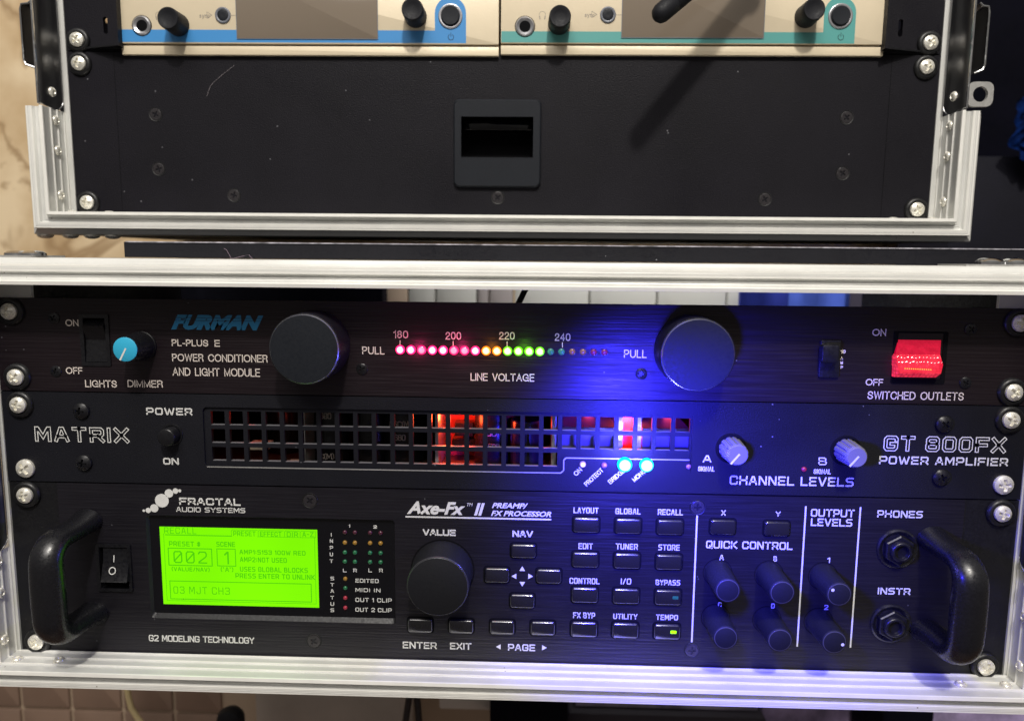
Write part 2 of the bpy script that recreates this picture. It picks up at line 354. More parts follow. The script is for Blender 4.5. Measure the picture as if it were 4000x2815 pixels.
G2.update({
'O': (4.2, '2.1 0 3.4 .35 4.2 1.3 4.2 2.7 3.4 3.65 2.1 4 .8 3.65 0 2.7 0 1.3 .8 .35c'), 'Q': G['Q'], '0': (2.6, '1.3 0 2.2 .3 2.6 1.2 2.6 2.8 2.2 3.7 1.3 4 .4 3.7 0 2.8 0 1.2 .4 .3c'),
'C': (3.7, '3.7 2.8 3.2 3.7 2.1 4 .8 3.65 0 2.7 0 1.3 .8 .35 2.1 0 3.2 .3 3.7 1.3'), 'G': (4, '3.7 2.9 3.2 3.7 2.1 4 .8 3.65 0 2.7 0 1.3 .8 .35 2.1 0 3.2 .3 3.9 1.2|2.3 1.9 3.9 1.9 3.9 0'),
'S': (3.2, '3.1 2.9 2.7 3.7 1.6 4 .5 3.7 .1 3 .4 2.4 1.6 2.05 2.8 1.7 3.2 1 2.7 .3 1.6 0 .4 .3 0 1.1'), 'D': (3.5, '0 0 0 4 1.7 4 2.9 3.5 3.5 2.6 3.5 1.4 2.9 .5 1.7 0c'),
'U': (3.3, '0 4 0 1.2 .5 .3 1.65 0 2.8 .3 3.3 1.2 3.3 4'), 'A': (3.6, '0 0 1.8 4 3.6 0|.6 1.35 3 1.35'), 'M': (3.8, '0 0 0 4 1.9 .2 3.8 4 3.8 0'), 'N': (3.2, '0 0 0 4 3.2 0 3.2 4'),
'E': (2.8, '2.8 4 0 4 0 0 2.8 0|0 2.1 2.6 2.1'), 'F': (2.6, '2.6 4 0 4 0 0|0 2 2.4 2'), 'L': (2.4, '0 4 0 0 2.4 0'), 'H': (3.2, '0 0 0 4|3.2 0 3.2 4|0 2.1 3.2 2.1'), 'T': (3.2, '0 4 3.2 4|1.6 4 1.6 0'),
'P': (2.9, '0 0 0 4 1.9 4 2.8 3.6 2.9 2.6 1.9 1.8 0 1.8'), 'R': (3.1, '0 0 0 4 2.0 4 2.9 3.6 3 2.7 2.1 2.0 0 2.0|2.0 2.0 2.8 1.5 3.1 0'), 'W': (4.8, '0 4 1.2 0 2.4 3.9 3.6 0 4.8 4'), 'V': (3.4, '0 4 1.7 0 3.4 4'),
'I': (.1, '0 0 0 4'), '1': (1.1, '0 3.1 .8 3.3 1.1 4 1.1 0'), '2': (2.5, '.05 2.8 .3 3.7 1.25 4 2.2 3.7 2.45 2.9 2.1 2.1 .4 .9 0 0 2.5 0'), '4': (2.7, '2 0 2 4 0 1.2 2.7 1.2'),
'8': (2.5, '1.25 2.15 .4 2.5 .15 3.1 .5 3.8 1.25 4 2 3.8 2.35 3.1 2.1 2.5c|1.25 2.15 .3 1.8 0 1.1 .4 .25 1.25 0 2.1 .25 2.5 1.1 2.2 1.8c'), '-': (1.4, '0 1.5 1.4 1.5'),
'y': (2.2, '0 2.6 1.1 0|2.2 2.6 .9 -.7 .2 -1.1'), 's': (1.8, '1.7 2 .9 2.6 .1 2 .9 1.35 1.8 .7 .9 0 0 .6'), 'n': (1.8, '0 0 0 2.6|0 1.8 .9 2.6 1.8 1.9 1.8 0'), 'c': (1.8, '1.8 2 .9 2.6 0 1.8 0 .8 .9 0 1.8 .6')})
def sans_text(s, box, thick, y):
    global G
    g0 = G; G = G2
    try: return stroke_text(MB(), s, box, thick, y, 1.25)
    finally: G = g0
def font_mesh(s, box, y, bold=0.0, shear=0.0, space=1.0):
    cu = bpy.data.curves.new('lettering', 'FONT'); cu.body = s; cu.size = 1; cu.offset = bold; cu.resolution_u = 3; cu.shear = shear; cu.space_character = space; cu.fill_mode = 'FRONT'
    o = bpy.data.objects.new('lettering_source', cu); COL.objects.link(o)
    dg = bpy.context.evaluated_depsgraph_get(); dg.update()
    me = bpy.data.meshes.new_from_object(o.evaluated_get(dg))
    vs = [v.co.copy() for v in me.vertices]; fs = [tuple(p.vertices) for p in me.polygons]
    bpy.data.objects.remove(o); bpy.data.curves.remove(cu); bpy.data.meshes.remove(me)
    a0 = min(v.x for v in vs); a1 = max(v.x for v in vs); b0 = min(v.y for v in vs); b1 = max(v.y for v in vs)
    X0, X1, Z0, Z1 = box; mb = MB()
    mb.add([(X0 + (v.x - a0) / (a1 - a0) * (X1 - X0), y, Z0 + (v.y - b0) / (b1 - b0) * (Z1 - Z0)) for v in vs], fs)
    return mb
TXT = -0.06
def label_sq(t, s, b, m='white', th=.55, gap=1.5, fr=LOW, y=TXT):          # square lettering printed on thing t
    return t.part('lettering', stroke_text(MB(), s, rect(*b, 0, fr), th, y, gap), M[m], smooth=0)
def label_ft(t, s, b, m='white', bold=0.0, shear=0.0, fr=LOW, y=TXT, space=1.0):  # round sans lettering
    if not shear: return t.part('lettering', sans_text(s, rect(*b, 0, fr), .46, y), M[m], smooth=0)
    return t.part('lettering', font_mesh(s, rect(*b, 0, fr), y, bold, shear, space), M[m], smooth=0)

# ------------------------------------------------------------------ screws
def cross_head(r, h, w_, l_, depth, n=48, flat=False):
    """screw head with a cross recess; base at y=0, top towards -y"""
    mb = MB()
    def rc(a):
        f = (a + pi / 4) % (pi / 2) - pi / 4; f = abs(f)
        return min(l_ / cos(f), w_ / max(sin(f), 1e-3))
    A = [2 * pi * i / n for i in range(n)]
    dome = (lambda q: h * (1 - .55 * q * q)) if not flat else (lambda q: h)
    rings = []
    rings.append([(rc(a) * .75 * cos(a), -h + depth, rc(a) * .75 * sin(a)) for a in A])
    for k in (0, .35, .7, .93):
        ring = []
        for a in A:
            q = rc(a) + (r - rc(a)) * k
            ring.append((q * cos(a), -dome(q / r), q * sin(a)))
        rings.append(ring)
    rings.append([(r * cos(a), -dome(1) * .75, r * sin(a)) for a in A])
    rings.append([(r * cos(a), 0, r * sin(a)) for a in A])
    return mb.layers(rings, True, False)
me_rack = cross_head(3.9, 2.6, .75, 2.5, 1.5).mesh('rack_screw', 30); me_rack.materials.append(M['screw'])
me_wash = MB().lathe([(6.6, 0), (6.4, -1.0), (5.6, -1.9), (4.6, -1.9), (4.1, -.9), (3.7, -.9)], n=40, cap1=False).mesh('cup_washer', 50); me_wash.materials.append(M['washer'])
me_pan = cross_head(3.9, 2.6, .55, 2.0, 1.4).mesh('panel_screw', 30); me_pan.materials.append(M['plastic'])
me_small = cross_head(2.7, .9, .4, 1.6, .8).mesh('small_screw', 30); me_small.materials.append(M['plastic'])
me_csk = cross_head(3.2, .25, .5, 1.9, 1.0, flat=True).mesh('countersunk_screw', 30); me_csk.materials.append(mat('blackened_screw', (.030, .027, .030), .34, .2, .2, 900))
me_csk_ring = MB().lathe([(3.9, -.02), (3.8, -.16), (3.4, -.16), (3.25, 0)], n=36, cap1=False).mesh('screw_recess', 50); me_csk_ring.materials.append(mat('worn_screw_rim', (.004, .004, .005), .5, 0))
me_dome = MB().lathe([(2.6, 0), (2.5, -.7), (1.9, -1.35), (1.2, -1.5), (1.0, -1.1), (.5, -1.0)], n=24).mesh('rivet', 50); me_dome.materials.append(M['screw'])
def ry(): return (0, random.uniform(0, pi / 2), 0)
def rack_screw(t, px, py, washer=True, big=1.0):
    p = at(px, py, -1, t.fr)
    o = t.part('rack_screw', me_rack, None, loc=(p.x, -1.2 if washer else -.1, p.z), rot=ry())
    if big != 1: o.scale = (big, 1, big)
    if washer:
        c = bpy.data.objects.new('cup_washer', me_wash); COL.objects.link(c); c.parent = o; c.location = (0, 1.2 * S, 0)
def screw(t, me, px, py, name='screw', ring=False, y=-.02):
    p = at(px, py, 0, t.fr)
    o = t.part(name, me, None, loc=(p.x, y, p.z), rot=ry())
    if ring:
        c = bpy.data.objects.new('screw_recess', me_csk_ring); COL.objects.link(c); c.parent = o
    return o

# ------------------------------------------------------------------ flight cases
def section():
    """(out, y): the edge extrusion from its inner wall round its front lips to its outer wall"""
    s = [(-1.5, 14), (0, 14)]
    for yy in (-1.3, -7.2, -13.2):
        s += [(0, yy + .55), (-.45, yy + .4), (-.45, yy - .4), (0, yy - .55)]
    s += [(0, -19.6), (-.4, -20.0), (-.3, -20.7), (1.1, -20.9), (1.6, -20.2), (1.9, -18.6), (2.6, -17.6), (3.2, -17.4), (3.3, -17.7), (3.7, -17.7), (3.8, -17.4), (4.8, -17.5),
          (5.2, -18.4), (5.5, -19.0), (6.7, -19.1), (6.8, -18.95), (7.0, -18.95), (7.1, -19.1), (8.2, -18.8), (8.5, -18.0), (8.7, -15.8), (10.0, -14.4), (11.3, -13.4), (11.5, -12.5), (11.5, 14), (10, 14)]
    return s
SEC = section()
def rail(kind, Xi, Zb, Zt, pts=SEC, clip=None):
    mb = MB(); ra, rb = [], []
    for o, y in pts:
        ox = o if o < 1.6 else 1.6 + (o - 1.6) * 1.22
        if kind == 'bottom': a, b = (-(Xi + ox), y, Zb - o), (Xi + ox, y, Zb - o)
        if kind == 'top': a, b = (-(Xi + ox), y, Zt + o), (Xi + ox, y, Zt + o)
        if kind in ('left', 'right'):
            k = -1 if kind == 'left' else 1
            a, b = (k * (Xi + ox), y, Zb - o + .05), (k * (Xi + ox), y, (clip if clip is not None else Zt + o))
        ra.append(a); rb.append(b)
    return mb.layers([ra, rb], True, True)
XI = 242.6
def flight_case(label, fr, Zb, Zt, dish_z, top=True, depth=200, group='aluminium edged flight cases'):
    pw = 3.4 if not top else 1.9
    t = Thing('flight_case', label, 'flight case', (0, 200, Zb - 12), fr, group)
    def ridged(kind, m, clip=None):
        r = t.part('edge_rail', rail(kind, XI, Zb, Zt, clip=clip), M[m])
        if kind != 'top':
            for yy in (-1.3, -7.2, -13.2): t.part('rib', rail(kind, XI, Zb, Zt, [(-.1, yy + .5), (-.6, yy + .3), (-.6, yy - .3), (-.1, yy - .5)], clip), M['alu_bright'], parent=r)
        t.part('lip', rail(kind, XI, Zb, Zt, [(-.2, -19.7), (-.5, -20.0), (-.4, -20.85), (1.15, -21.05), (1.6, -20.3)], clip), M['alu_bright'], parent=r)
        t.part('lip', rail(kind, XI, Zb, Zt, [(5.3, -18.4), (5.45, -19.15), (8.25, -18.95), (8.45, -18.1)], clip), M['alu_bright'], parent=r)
    ridged('bottom', 'alu')
    if top: ridged('top', 'alu')
    for k, nm in ((-1, 'left'), (1, 'right')):
        ridged(nm, 'alu_side', dish_z - .8)
        if top:  # rail goes on above the latch dish
            pass
        xo = lambda o: k * (XI + o)
        # plywood side and its black laminate
        b = MB(); b.box(min(xo(3), xo(11)), max(xo(3), xo(11)), 14.1, depth, Zb, Zt); t.part('side_panel', b, M['board'])
        # recessed latch dish: a deep rounded channel of mirror steel sunk into the side
        zt = Zt + (8 if not top else -2)
        prof = [(2.6, -17.5), (2.3, -19.2), (1.7, -19.5), (1.0, -18.6), (.5, -16), (.2, -13), (.05, -10), (-.1, -7), (-.5, -5.2), (-1.1, -4.0), (-1.3, -3.2), (-1.0, -2.4), (-.4, -1.8), (0, -1.0)]
        m = MB(); n = len(prof)
        vs = [(xo(o), y, dish_z + .6 - .17 * (y + 19.5) + (max(0, y + 8) ** 2) * .22) for o, y in prof] + [(xo(o), y, zt) for o, y in prof]
        m.add(vs, [(i, i + 1, n + i + 1, n + i) for i in range(n - 1)]); d = t.part('latch_dish', m, M['dark_steel'], smooth=60)
        m = MB(); m.tube([(x, y - .1, z) for x, y, z in vs[:n - 2]], [.28] * (n - 2), 8, up=Vector((0, 1, .1))); t.part('dish_edge', m, M['chrome'], parent=d)
        m = MB(); m.tube([(xo(2.2), -19.3, zt), (xo(2.2), -19.3, dish_z + .4)], [.7] * 2, 8); t.part('dish_edge', m, M['chrome'], parent=d)
        rv = t.part('rivet', me_dome, None, parent=d, loc=(xo(.1), -10.5, dish_z + 8), rot=(0, 0, radians(-85 * k)))
        # rack strip behind the equipment ears
        m = MB(); m.box(min(xo(.2), xo(-18)), max(xo(.2), xo(-18)), 3.2, 5.2, Zb + .2, Zt - 1); m.box(min(xo(-.1), xo(-pw)), max(xo(-.1), xo(-pw)), -.6, 3.2, Zb + .2, Zt - 1)
        t.part('rack_strip', m, M['alu_side'])
        # rivets on the ribbed inner wall
        for zz in (10, 34, 50):
            if zz < dish_z - 4: t.part('rivet', me_dome, None, loc=(xo(-.05), -9.2, Zb + zz), rot=(0, 0, radians(90 if k < 0 else -90)))
        for xx in (-6, -27):
            t.part('rivet', me_dome, None, loc=(xo(xx), -9.5, Zb + .05), rot=(radians(-90), 0, 0))
    b = MB(); b.box(-XI - 10, XI + 10, 14.1, depth, Zb - 11, Zb - 2); t.part('base_panel', b, M['board'])
    if top:
        b = MB(); b.box(-XI - 10, XI + 10, 14.1, depth, Zt + 2, Zt + 11); t.part('lid_panel', b, M['board'])
    return t
low_case = flight_case('lower silver edged flight case holding the three lit rack units', LOW, 2.0, 185.2, 57)
up_case = flight_case('upper silver edged flight case around the blank black drawer', UP, 0.2, 120, 57, top=False, depth=140)

# brackets outside the upper case: a bent steel keeper on either side and the drilled tab
for k, xs, tab in ((-1, (50, 80, 8, 160), None), (1, (2186, 2212, 14, 172), (2168, 2226, 184, 240))):
    t = Thing('latch_keeper', ('bent steel latch keeper on the left flank of the upper case' if k < 0 else 'bent steel latch keeper with drilled tab on the right flank of the upper case'), 'latch', (k * 256, -17, 60), UP, 'latch keepers')
    X0, X1, Z0, Z1 = rect(xs[0], xs[2], xs[1], xs[3], -17, UP)
    o_, i_ = (X0, X1 - .5) if k < 0 else (X1, X0 + .8)
    path = [(i_, -17, Z1 + 1.5), (i_ + (o_ - i_) * .35, -17, Z1), (o_ - (o_ - i_) * .12, -17, Z1 - .3), (o_, -17, Z1 - 3), (o_, -17, Z0 + 6), (o_ - (o_ - i_) * .15, -17, Z0 + 3.4), (i_, -17, Z0 + 1.5)]
    for nm, dy, rr, mm in (('rim', 0, .65, 'chrome'), ):
        t.part(nm, MB().tube([(a, b + dy, c) for a, b, c in path], [rr] * len(path), 8), M[mm])
    m = MB(); n = len(path)
    m.add([(a, -16.5, c) for a, b, c in path] + [(a - k * .6, -5, c) for a, b, c in path], [(i, i + 1, i + 1 + n, i + n) for i in range(n - 1)])
    t.part('strap', m, M['dark_steel'], smooth=60)
    if tab:
        A, B, C, D = rect(tab[0], tab[2], tab[1], tab[3], -17, UP); cx, cz = (A + B) / 2, (C + D) / 2; r = 3.9
        t.part('tab', MB().plate([rrect(A, B, C, D, 3.5, 5), [(cx + r * cos(a), cz + r * sin(a)) for a in [2 * pi * i / 28 for i in range(28)]]], -17.6, -15.6, True), M['alu_dull'])

# ------------------------------------------------------------------ shared builders for controls
def knob(t, front, r, p, m='plastic', base_r=None, cap=None, bev=.6, name='knob', taper=1.0, flute=0, n=48, recess=None, cap_m=None, waist=False):
    """a round knob whose front face centre is seen at `front`, standing p mm out"""
    c = at(front[0], front[1], -p, t.fr); rb = base_r or r
    prof = [(rb, 0)]
    if waist: prof += [(rb, -1.2), (rb * .93, -1.4), (rb * .93, -2.0), (rb, -2.2)]
    prof += [(r * (1 + (taper - 1) * .2), -(p - bev)), (r - bev * .35, -(p - bev * .3)), (r - bev, -p)]
    if recess: prof += [(r - bev - .3, -p), (r * .75, -p + recess * .7), (r * .35, -p + recess)]
    m_ = MB(); m_.lathe(prof, (0, 0), n, flute=flute, fd=.07)
    o = t.part(name, m_, M[m], loc=(c.x, 0, c.z), smooth=40)
    if cap:
        t.part('cap', MB().lathe([(cap, -p + .1), (cap, -p - .25), (cap - .4, -p - .45)], n=n), M[cap_m], parent=o, loc=(c.x, 0, c.z))
    return o, c
def stripe(t, parent, c, p, a, b, wd, m='white', name='pointer'):
    """raised pointer on a knob: a, b are offsets (x,z) from centre"""
    mb = MB(); mb.ribbon([a, b], wd, -p - .12); mb.ribbon([a, b], wd, -p + .3)
    t.part(name, MB().ribbon([a, b], wd, -p - .15), M[m], parent=parent, loc=(c.x, 0, c.z), smooth=0)
def button(t, x0, y0, x1, y1, m='button', h=1.9, label=None):
    X0, X1, Z0, Z1 = rect(x0, y0, x1, y1, -h * .5, t.fr)
    cx, cz = (X0 + X1) / 2, (Z0 + Z1) / 2; a, b = (X1 - X0) / 2, (Z1 - Z0) / 2
    well = t.part('button_well', MB().plate([rrect(-a - .15, a + .15, -b - .15, b + .15, 1.7), rrect(-a + .45, a - .45, -b + .45, b - .45, 1.2)], -.12, 1), M['black'], loc=(cx, 0, cz))
    o = t.part('button', MB().rprism(-a + .5, a - .5, -b + .5, b - .5, 1.4, .5, -h, .8, 5), M[m], loc=(cx, 0, cz), label=label, smooth=60)
    return o, cx, cz, -h
def led(t, px, py, r, m, name='led', y=-.0, dome=.9, parent=None, off=None):
    p = at(px, py, y - dome * .5, t.fr)
    return t.part(name, MB().lathe([(r, y), (r, y - dome * .4), (r * .8, y - dome * .8), (r * .45, y - dome * 1.02), (r * .12, y - dome * 1.1)], n=20), m, loc=(p.x, 0, p.z), parent=parent, smooth=80)
M['led_red'] = glow('lit_red_led', (1, .72, .86), (1, .01, .13), 1.8, 2.6, 2.15)
M['led_red_dim'] = glow('lit_red_led_softer', (1, .42, .58), (1, .01, .13), 1.2, 1.8, 2.15)
M['led_amber'] = glow('lit_amber_led', (1, .95, .5), (1, .2, .0), 1.9, 2.0, 2.15)
M['led_green'] = glow('lit_green_led', (.95, 1, .55), (.16, 1, .0), 1.9, 1.3, 2.15)
M['led_blue'] = glow('lit_blue_led', (.85, 1, 1), (.0, .75, 1), 3.0, 2.0, 3.5)
M['led_white'] = glow('lit_white_led', (1, .9, 1), (.45, .3, .75), 1.5, .9, 1.5)
M['off_green'] = mat('green_led_low_glow', (.03, .16, .12), .25, emit=(.02, .12, .10), es=.6)  # switched-off LED given a faint teal emission
M['off_amber'] = mat('unlit_amber_led', (.25, .12, .07), .25)
M['off_red'] = mat('unlit_red_led', (.20, .02, .07), .25)
M['off_clear'] = mat('unlit_clear_led', (.30, .12, .22), .2)
M['mini_green'] = mat('faint_green_led', (.015, .11, .045), .3, emit=(.03, .35, .12), es=.07)
M['mini_amber'] = mat('faint_amber_led', (.25, .13, .02), .3, emit=(.8, .45, .05), es=.08)
M['mini_red'] = mat('faint_red_led', (.25, .02, .04), .3, emit=(.9, .04, .1), es=.08)
M['mini_dark'] = mat('dark_red_led', (.07, .015, .03), .3)

# ------------------------------------------------------------------ power conditioner (1U)
t = Thing('power_conditioner', 'topmost unit of the lower case, with a row of glowing LEDs and a red rocker', 'power conditioner', (0, 0, 133.35))
sw = rect(185, 708, 243, 816)
t.part('front_panel', MB().plate([R4(-240.6, 240.6, 133.6, 177.8), R4(*sw)], 0, 3, True), M['brushed_fur'])
b = MB(); b.box(-214, 214, 3.1, 90, 134.2, 171); t.part('chassis', b, M['ear'])
W = 'warm_white'
for s, bx in (('ON', (147, 716, 176, 731)), ('OFF', (148, 823, 185, 838)), ('LIGHTS', (191, 852, 262, 868)), ('DIMMER', (286, 852, 365, 868)), ('PL-PLUS', (385, 761, 467, 776)), ('E', (481, 762, 493, 777)),
              ('POWER CONDITIONER', (386, 794, 600, 811)), ('AND LIGHT MODULE', (387, 825, 583, 843)), ('PULL', (812, 777, 862, 794)), ('PULL', (1399, 784, 1450, 802)),
              ('LINE VOLTAGE', (1055, 837, 1198, 854)), ('ON', (1956, 737, 1987, 753)), ('OFF', (1941, 849, 1980, 864)), ('SWITCHED OUTLETS', (1945, 878, 2161, 896)), ('10', (1885, 784, 1896, 792))):
    label_ft(t, s, bx, W, .004 if len(s) > 3 else .002)
for s, bx in (('180', (882, 741, 915, 758)), ('200', (999, 744, 1034, 761)), ('220', (1119, 744, 1154, 761)), ('240', (1244, 747, 1279, 764))):
    label_ft(t, s, bx, W)
for i, c in enumerate('AMP'): label_ft(t, c, (1884, 800 + 10 * i, 1890, 806 + 10 * i), W)
for x, y0, y1 in ((897, 763, 774), (1016, 765, 776), (1137, 766, 777), (1261, 768, 780)):
    a, b_ = at(x, y0), at(x, y1); t.part('tick_mark', MB().ribbon([(a.x, a.z), (b_.x, b_.z)], .3, TXT), M[W], smooth=0)
lg = label_ft(t, 'FURMAN', (383, 706, 591, 740), 'furman_blue', .065, .42); lg.name = 'logo'
X0, X1, Z0, Z1 = rect(383, 706, 591, 740); m = MB()
for k in (.80, .62): m.ribbon([(X0 - .4, Z0 + (Z1 - Z0) * k), (X1 + .4, Z0 + (Z1 - Z0) * k)], .16 if k > .5 else .1, TXT - .04)
t.part('logo_stripes', m, M['brushed_fur'], smooth=0, kind='stuff')
# lights switch
X0, X1, Z0, Z1 = sw
o = t.part('switch_frame', MB().plate([rrect(X0 - .8, X1 + .8, Z0 - .8, Z1 + .8, .6), R4(X0 + 1, X1 - 1, Z0 + 1, Z1 - 1)], -.6, 3), M['plastic'])
zm = (Z0 + Z1) / 2; r = MB()
r.add([(x, y, z) for x in (X0 + 1.2, X1 - 1.2) for y, z in ((3, Z0 + 1.2), (-.2, Z0 + 1.2), (.9, zm), (-1.8, Z1 - 4.6), (3, Z1 - 1.2))], [(0, 1, 2, 3, 4), (9, 8, 7, 6, 5), (0, 5, 6, 1), (1, 6, 7, 2), (2, 7, 8, 3), (3, 8, 9, 4)])
t.part('rocker', r, M['plastic'], parent=o, smooth=0)
# dimmer
o, c = knob(t, (281, 783), 5.6, 15, 'plastic', base_r=6.9, cap=5.5, cap_m='cyan', waist=True); o.name = 'dimmer_knob'
stripe(t, o, c, 15.4, (.3, .2), (-2.3, -4.6), .75)
# two big pull-out lamp knobs
for fx, fy, rr in ((682, 783, 15.9), (1565, 796, 16.2)):
    o, c = knob(t, (fx, fy), rr, 18, 'ear', base_r=rr + .3, bev=.1, name='pull_knob', n=96)
    t.part('chamfer', MB().lathe([(rr + .02, -17.6), (rr - .75, -18.5)], n=96, cap1=False), M['chamfer'], parent=o, loc=(c.x, 0, c.z))
    t.part('cap', MB().lathe([(rr - .75, -18.5), (rr - 1.3, -18.55)], n=96), M['slate'], parent=o, loc=(c.x, 0, c.z))
# voltage bar
for i in range(20):
    x = 897 + i * 24.1 + (0 if i < 14 else .3); y = 784 + i * .30
    if i < 8: mm = 'led_red_dim' if i in (2, 5, 6) else 'led_red'
    elif i < 10: mm = 'led_amber'
    elif i < 14: mm = 'led_green'
    else: mm = ('off_green', 'off_green', 'off_amber', 'off_amber', 'off_red', 'off_red')[i - 14]
    lit = i < 14
    o = led(t, x, y, 2.15 if lit else 1.5, M[mm], dome=1.2 if lit else .7)
    if not lit: t.part('socket', MB().lathe([(2.0, 0), (1.9, -.25), (1.55, -.25), (1.5, 0)], n=24, cap1=False), M['washer'], parent=o, loc=tuple(Vector(o['org'])))
for px, pw_, col in ((930, .0045, (1, .03, .22)), (1030, .0045, (1, .03, .22)), (1100, .002, (1, .35, .02)), (1175, .003, (.2, 1, .02))):
    lamp('led_spill', 'POINT', at(px, 787, -7), pw_, col, .002)
# breaker
X0, X1, Z0, Z1 = rect(1836, 762, 1882, 846)
o = t.part('breaker', MB().rprism(X0, X1, Z0, Z1, .8, 0, -1.2, .4), M['plastic'])
X0, X1, Z0, Z1 = rect(1840, 772, 1878, 812, -3)
t.part('breaker_button', MB().rprism(X0, X1, Z0, Z1, 1.2, -1, -5.0, .5), M['plastic'], parent=o)
# red lit rocker
def red_mat():
    m, T, b = new_mat('lit_red_lens'); N = T.nodes.new; Lk = T.links.new
    co = N('ShaderNodeTexCoord'); v = N('ShaderNodeTexVoronoi'); v.inputs['Scale'].default_value = 620; v.inputs['Randomness'].default_value = .35; Lk(co.outputs['Object'], v.inputs[0])
    n = N('ShaderNodeTexNoise'); n.inputs['Scale'].default_value = 160; n.inputs['Detail'].default_value = 4; Lk(co.outputs['Object'], n.inputs[0])
    r = N('ShaderNodeValToRGB'); els = r.color_ramp.elements; els[0].position = .25; els[0].color = (.45, .0, .03, 1); els[1].position = .7; els[1].color = (1, .05, .09, 1)
    Lk(n.outputs[0], r.inputs[0]); Lk(r.outputs[0], b.inputs['Emission Color'])
    mr_ = N('ShaderNodeMapRange'); mr_.inputs[1].default_value = 0; mr_.inputs[2].default_value = .6; mr_.inputs[3].default_value = 1.5; mr_.inputs[4].default_value = .6; Lk(v.outputs['Distance'], mr_.inputs[0])
    Lk(mr_.outputs[0], b.inputs['Emission Strength'])
    bp = N('ShaderNodeBump'); bp.inputs['Strength'].default_value = .7; bp.inputs['Distance'].default_value = .0006; Lk(v.outputs['Distance'], bp.inputs['Height']); Lk(bp.outputs[0], b.inputs['Normal'])
    b.inputs['Base Color'].default_value = (.5, .01, .02, 1); b.inputs['Roughness'].default_value = .15
    return m
M['red_lens'] = red_mat(); M['red_dark'] = mat('red_lens_upper', (.22, .004, .015), .12, 0, .6, 900, None, .5, 500, emit=(.8, .0, .04), es=.6)
M['red_hot'] = mat('filament_glow', (.9, .3, .05), .4, emit=(1, .22, .02), es=2.2)
X0, X1, Z0, Z1 = rect(2008, 750, 2114, 850)
o = t.part('switch_frame', MB().plate([rrect(X0 - 1.5, X1 + 1.5, Z0 - 2, Z1 + 1.5, .8), R4(X0 + .4, X1 - .4, Z0 + .2, Z1 + .7)], -.4, 3), M['black'])
P0, P1, Q0, Q1 = rect(2009, 796, 2112, 847, -4)
up = MB(); zt = Z1 + .5
up.add([(X0 + 1, 1, zt), (X1 - 1, 1, zt), (P1 - .3, -2.2, Q1), (P0 + .3, -2.2, Q1), (X0 + 1, 3, zt), (X1 - 1, 3, zt), (P1 - .3, 3, Q1), (P0 + .3, 3, Q1)], [(0, 1, 2, 3), (0, 3, 7, 4), (1, 5, 6, 2)])
t.part('rocker', up, M['red_dark'], parent=o, smooth=0, label='darker upper half of the red rocker')
lo = MB(); a, b_, c_, d_ = P0, P1, Q0, Q1
lo.add([(a + .3, -2.2, d_), (b_ - .3, -2.2, d_), (b_ - .1, -5.0, d_ - 4.2), (a + .1, -5.0, d_ - 4.2), (b_ - .9, -5.4, d_ - 8), (a + .8, -5.4, d_ - 8), (b_ - 1.6, -2.6, c_ + .1), (a + .1, -2.6, c_ + .1),
        (a - .4, 2, d_), (b_, 2, d_), (b_ - 1.6, 2, c_), (a, 2, c_)],
       [(0, 1, 2, 3), (3, 2, 4, 5), (5, 4, 6, 7), (0, 3, 5, 7, 11, 8), (1, 9, 10, 6, 4, 2), (7, 6, 10, 11)])
q = t.part('rocker', lo, M['red_lens'], parent=o, smooth=0, label='brightly lit lower half of the red rocker')
fl = MB()
for i in range(13): fl.lathe([(.34, -5.0), (.2, -5.5)], (a + 3.5 + i * .95, d_ - 6.0 - .03 * i), 6)
t.part('lamp_filament', fl, M['red_hot'], parent=o, smooth=0)
for p in ((121, 713), (126, 832), (812, 827), (1438, 838), (2176, 738), (2164, 858)): screw(t, me_small, *p)
for p in ((22, 698), (37, 845), (2286, 724), (2271, 879)): rack_screw(t, *p)

# ------------------------------------------------------------------ power amplifier (1U) with its grille and what shows behind it
t = Thing('power_amplifier', 'middle unit of the lower case, with a square mesh grille and two blue LEDs', 'amplifier', (0, 0, 88.9))
GX0, GX1 = ax_(457, 985), ax_(1551, 990); GZ0, GZ1 = at(900, 1053).z, at(900, 919).z
hole = rrect(GX0, GX1, GZ0, GZ1, 2.0)
t.part('front_panel', MB().plate([R4(-240.6, 240.6, 89.2, 133.1), hole], 0, 3, True), M['panel_matrix'])
# grille: 26 x 3 square openings, the third row only to the 19th
pit = 41.56; loops = [rrect(GX0 + .02, GX1 - .02, GZ0 + .02, GZ1 - .02, 1.9)]
X_at = lambda px: ax_(px, 985, 1.2)
cw = X_at(505) - X_at(474); cx0 = X_at(474.5); cp = (X_at(1513.5) - X_at(474.5)) / 25
zp = 8.75; ztop = at(900, 927.5, 1.2).z; ch = 6.75
for r_ in range(3):
    for c_ in range(26):
        if r_ == 2 and c_ > 18: continue
        xa = cx0 + c_ * cp; za = ztop - r_ * zp; loops.append(R4(xa, xa + cw, za - ch, za))
t.part('grille', MB().plate(loops, 1.2, 3.6), M['panel_matrix'], smooth=0)
ce = MB()
for r_ in range(3):
    for c_ in range(26):
        if r_ == 2 and c_ > 18: continue
        xa = cx0 + c_ * cp; zb = ztop - r_ * zp - ch; ce.box(xa + .1, xa + cw - .1, 1.3, 3.5, zb - .05, zb + .1)
t.part('cut_edge', ce, mat('bare_cut_edge', (.22, .22, .24), .4, .3), smooth=0, kind='stuff')
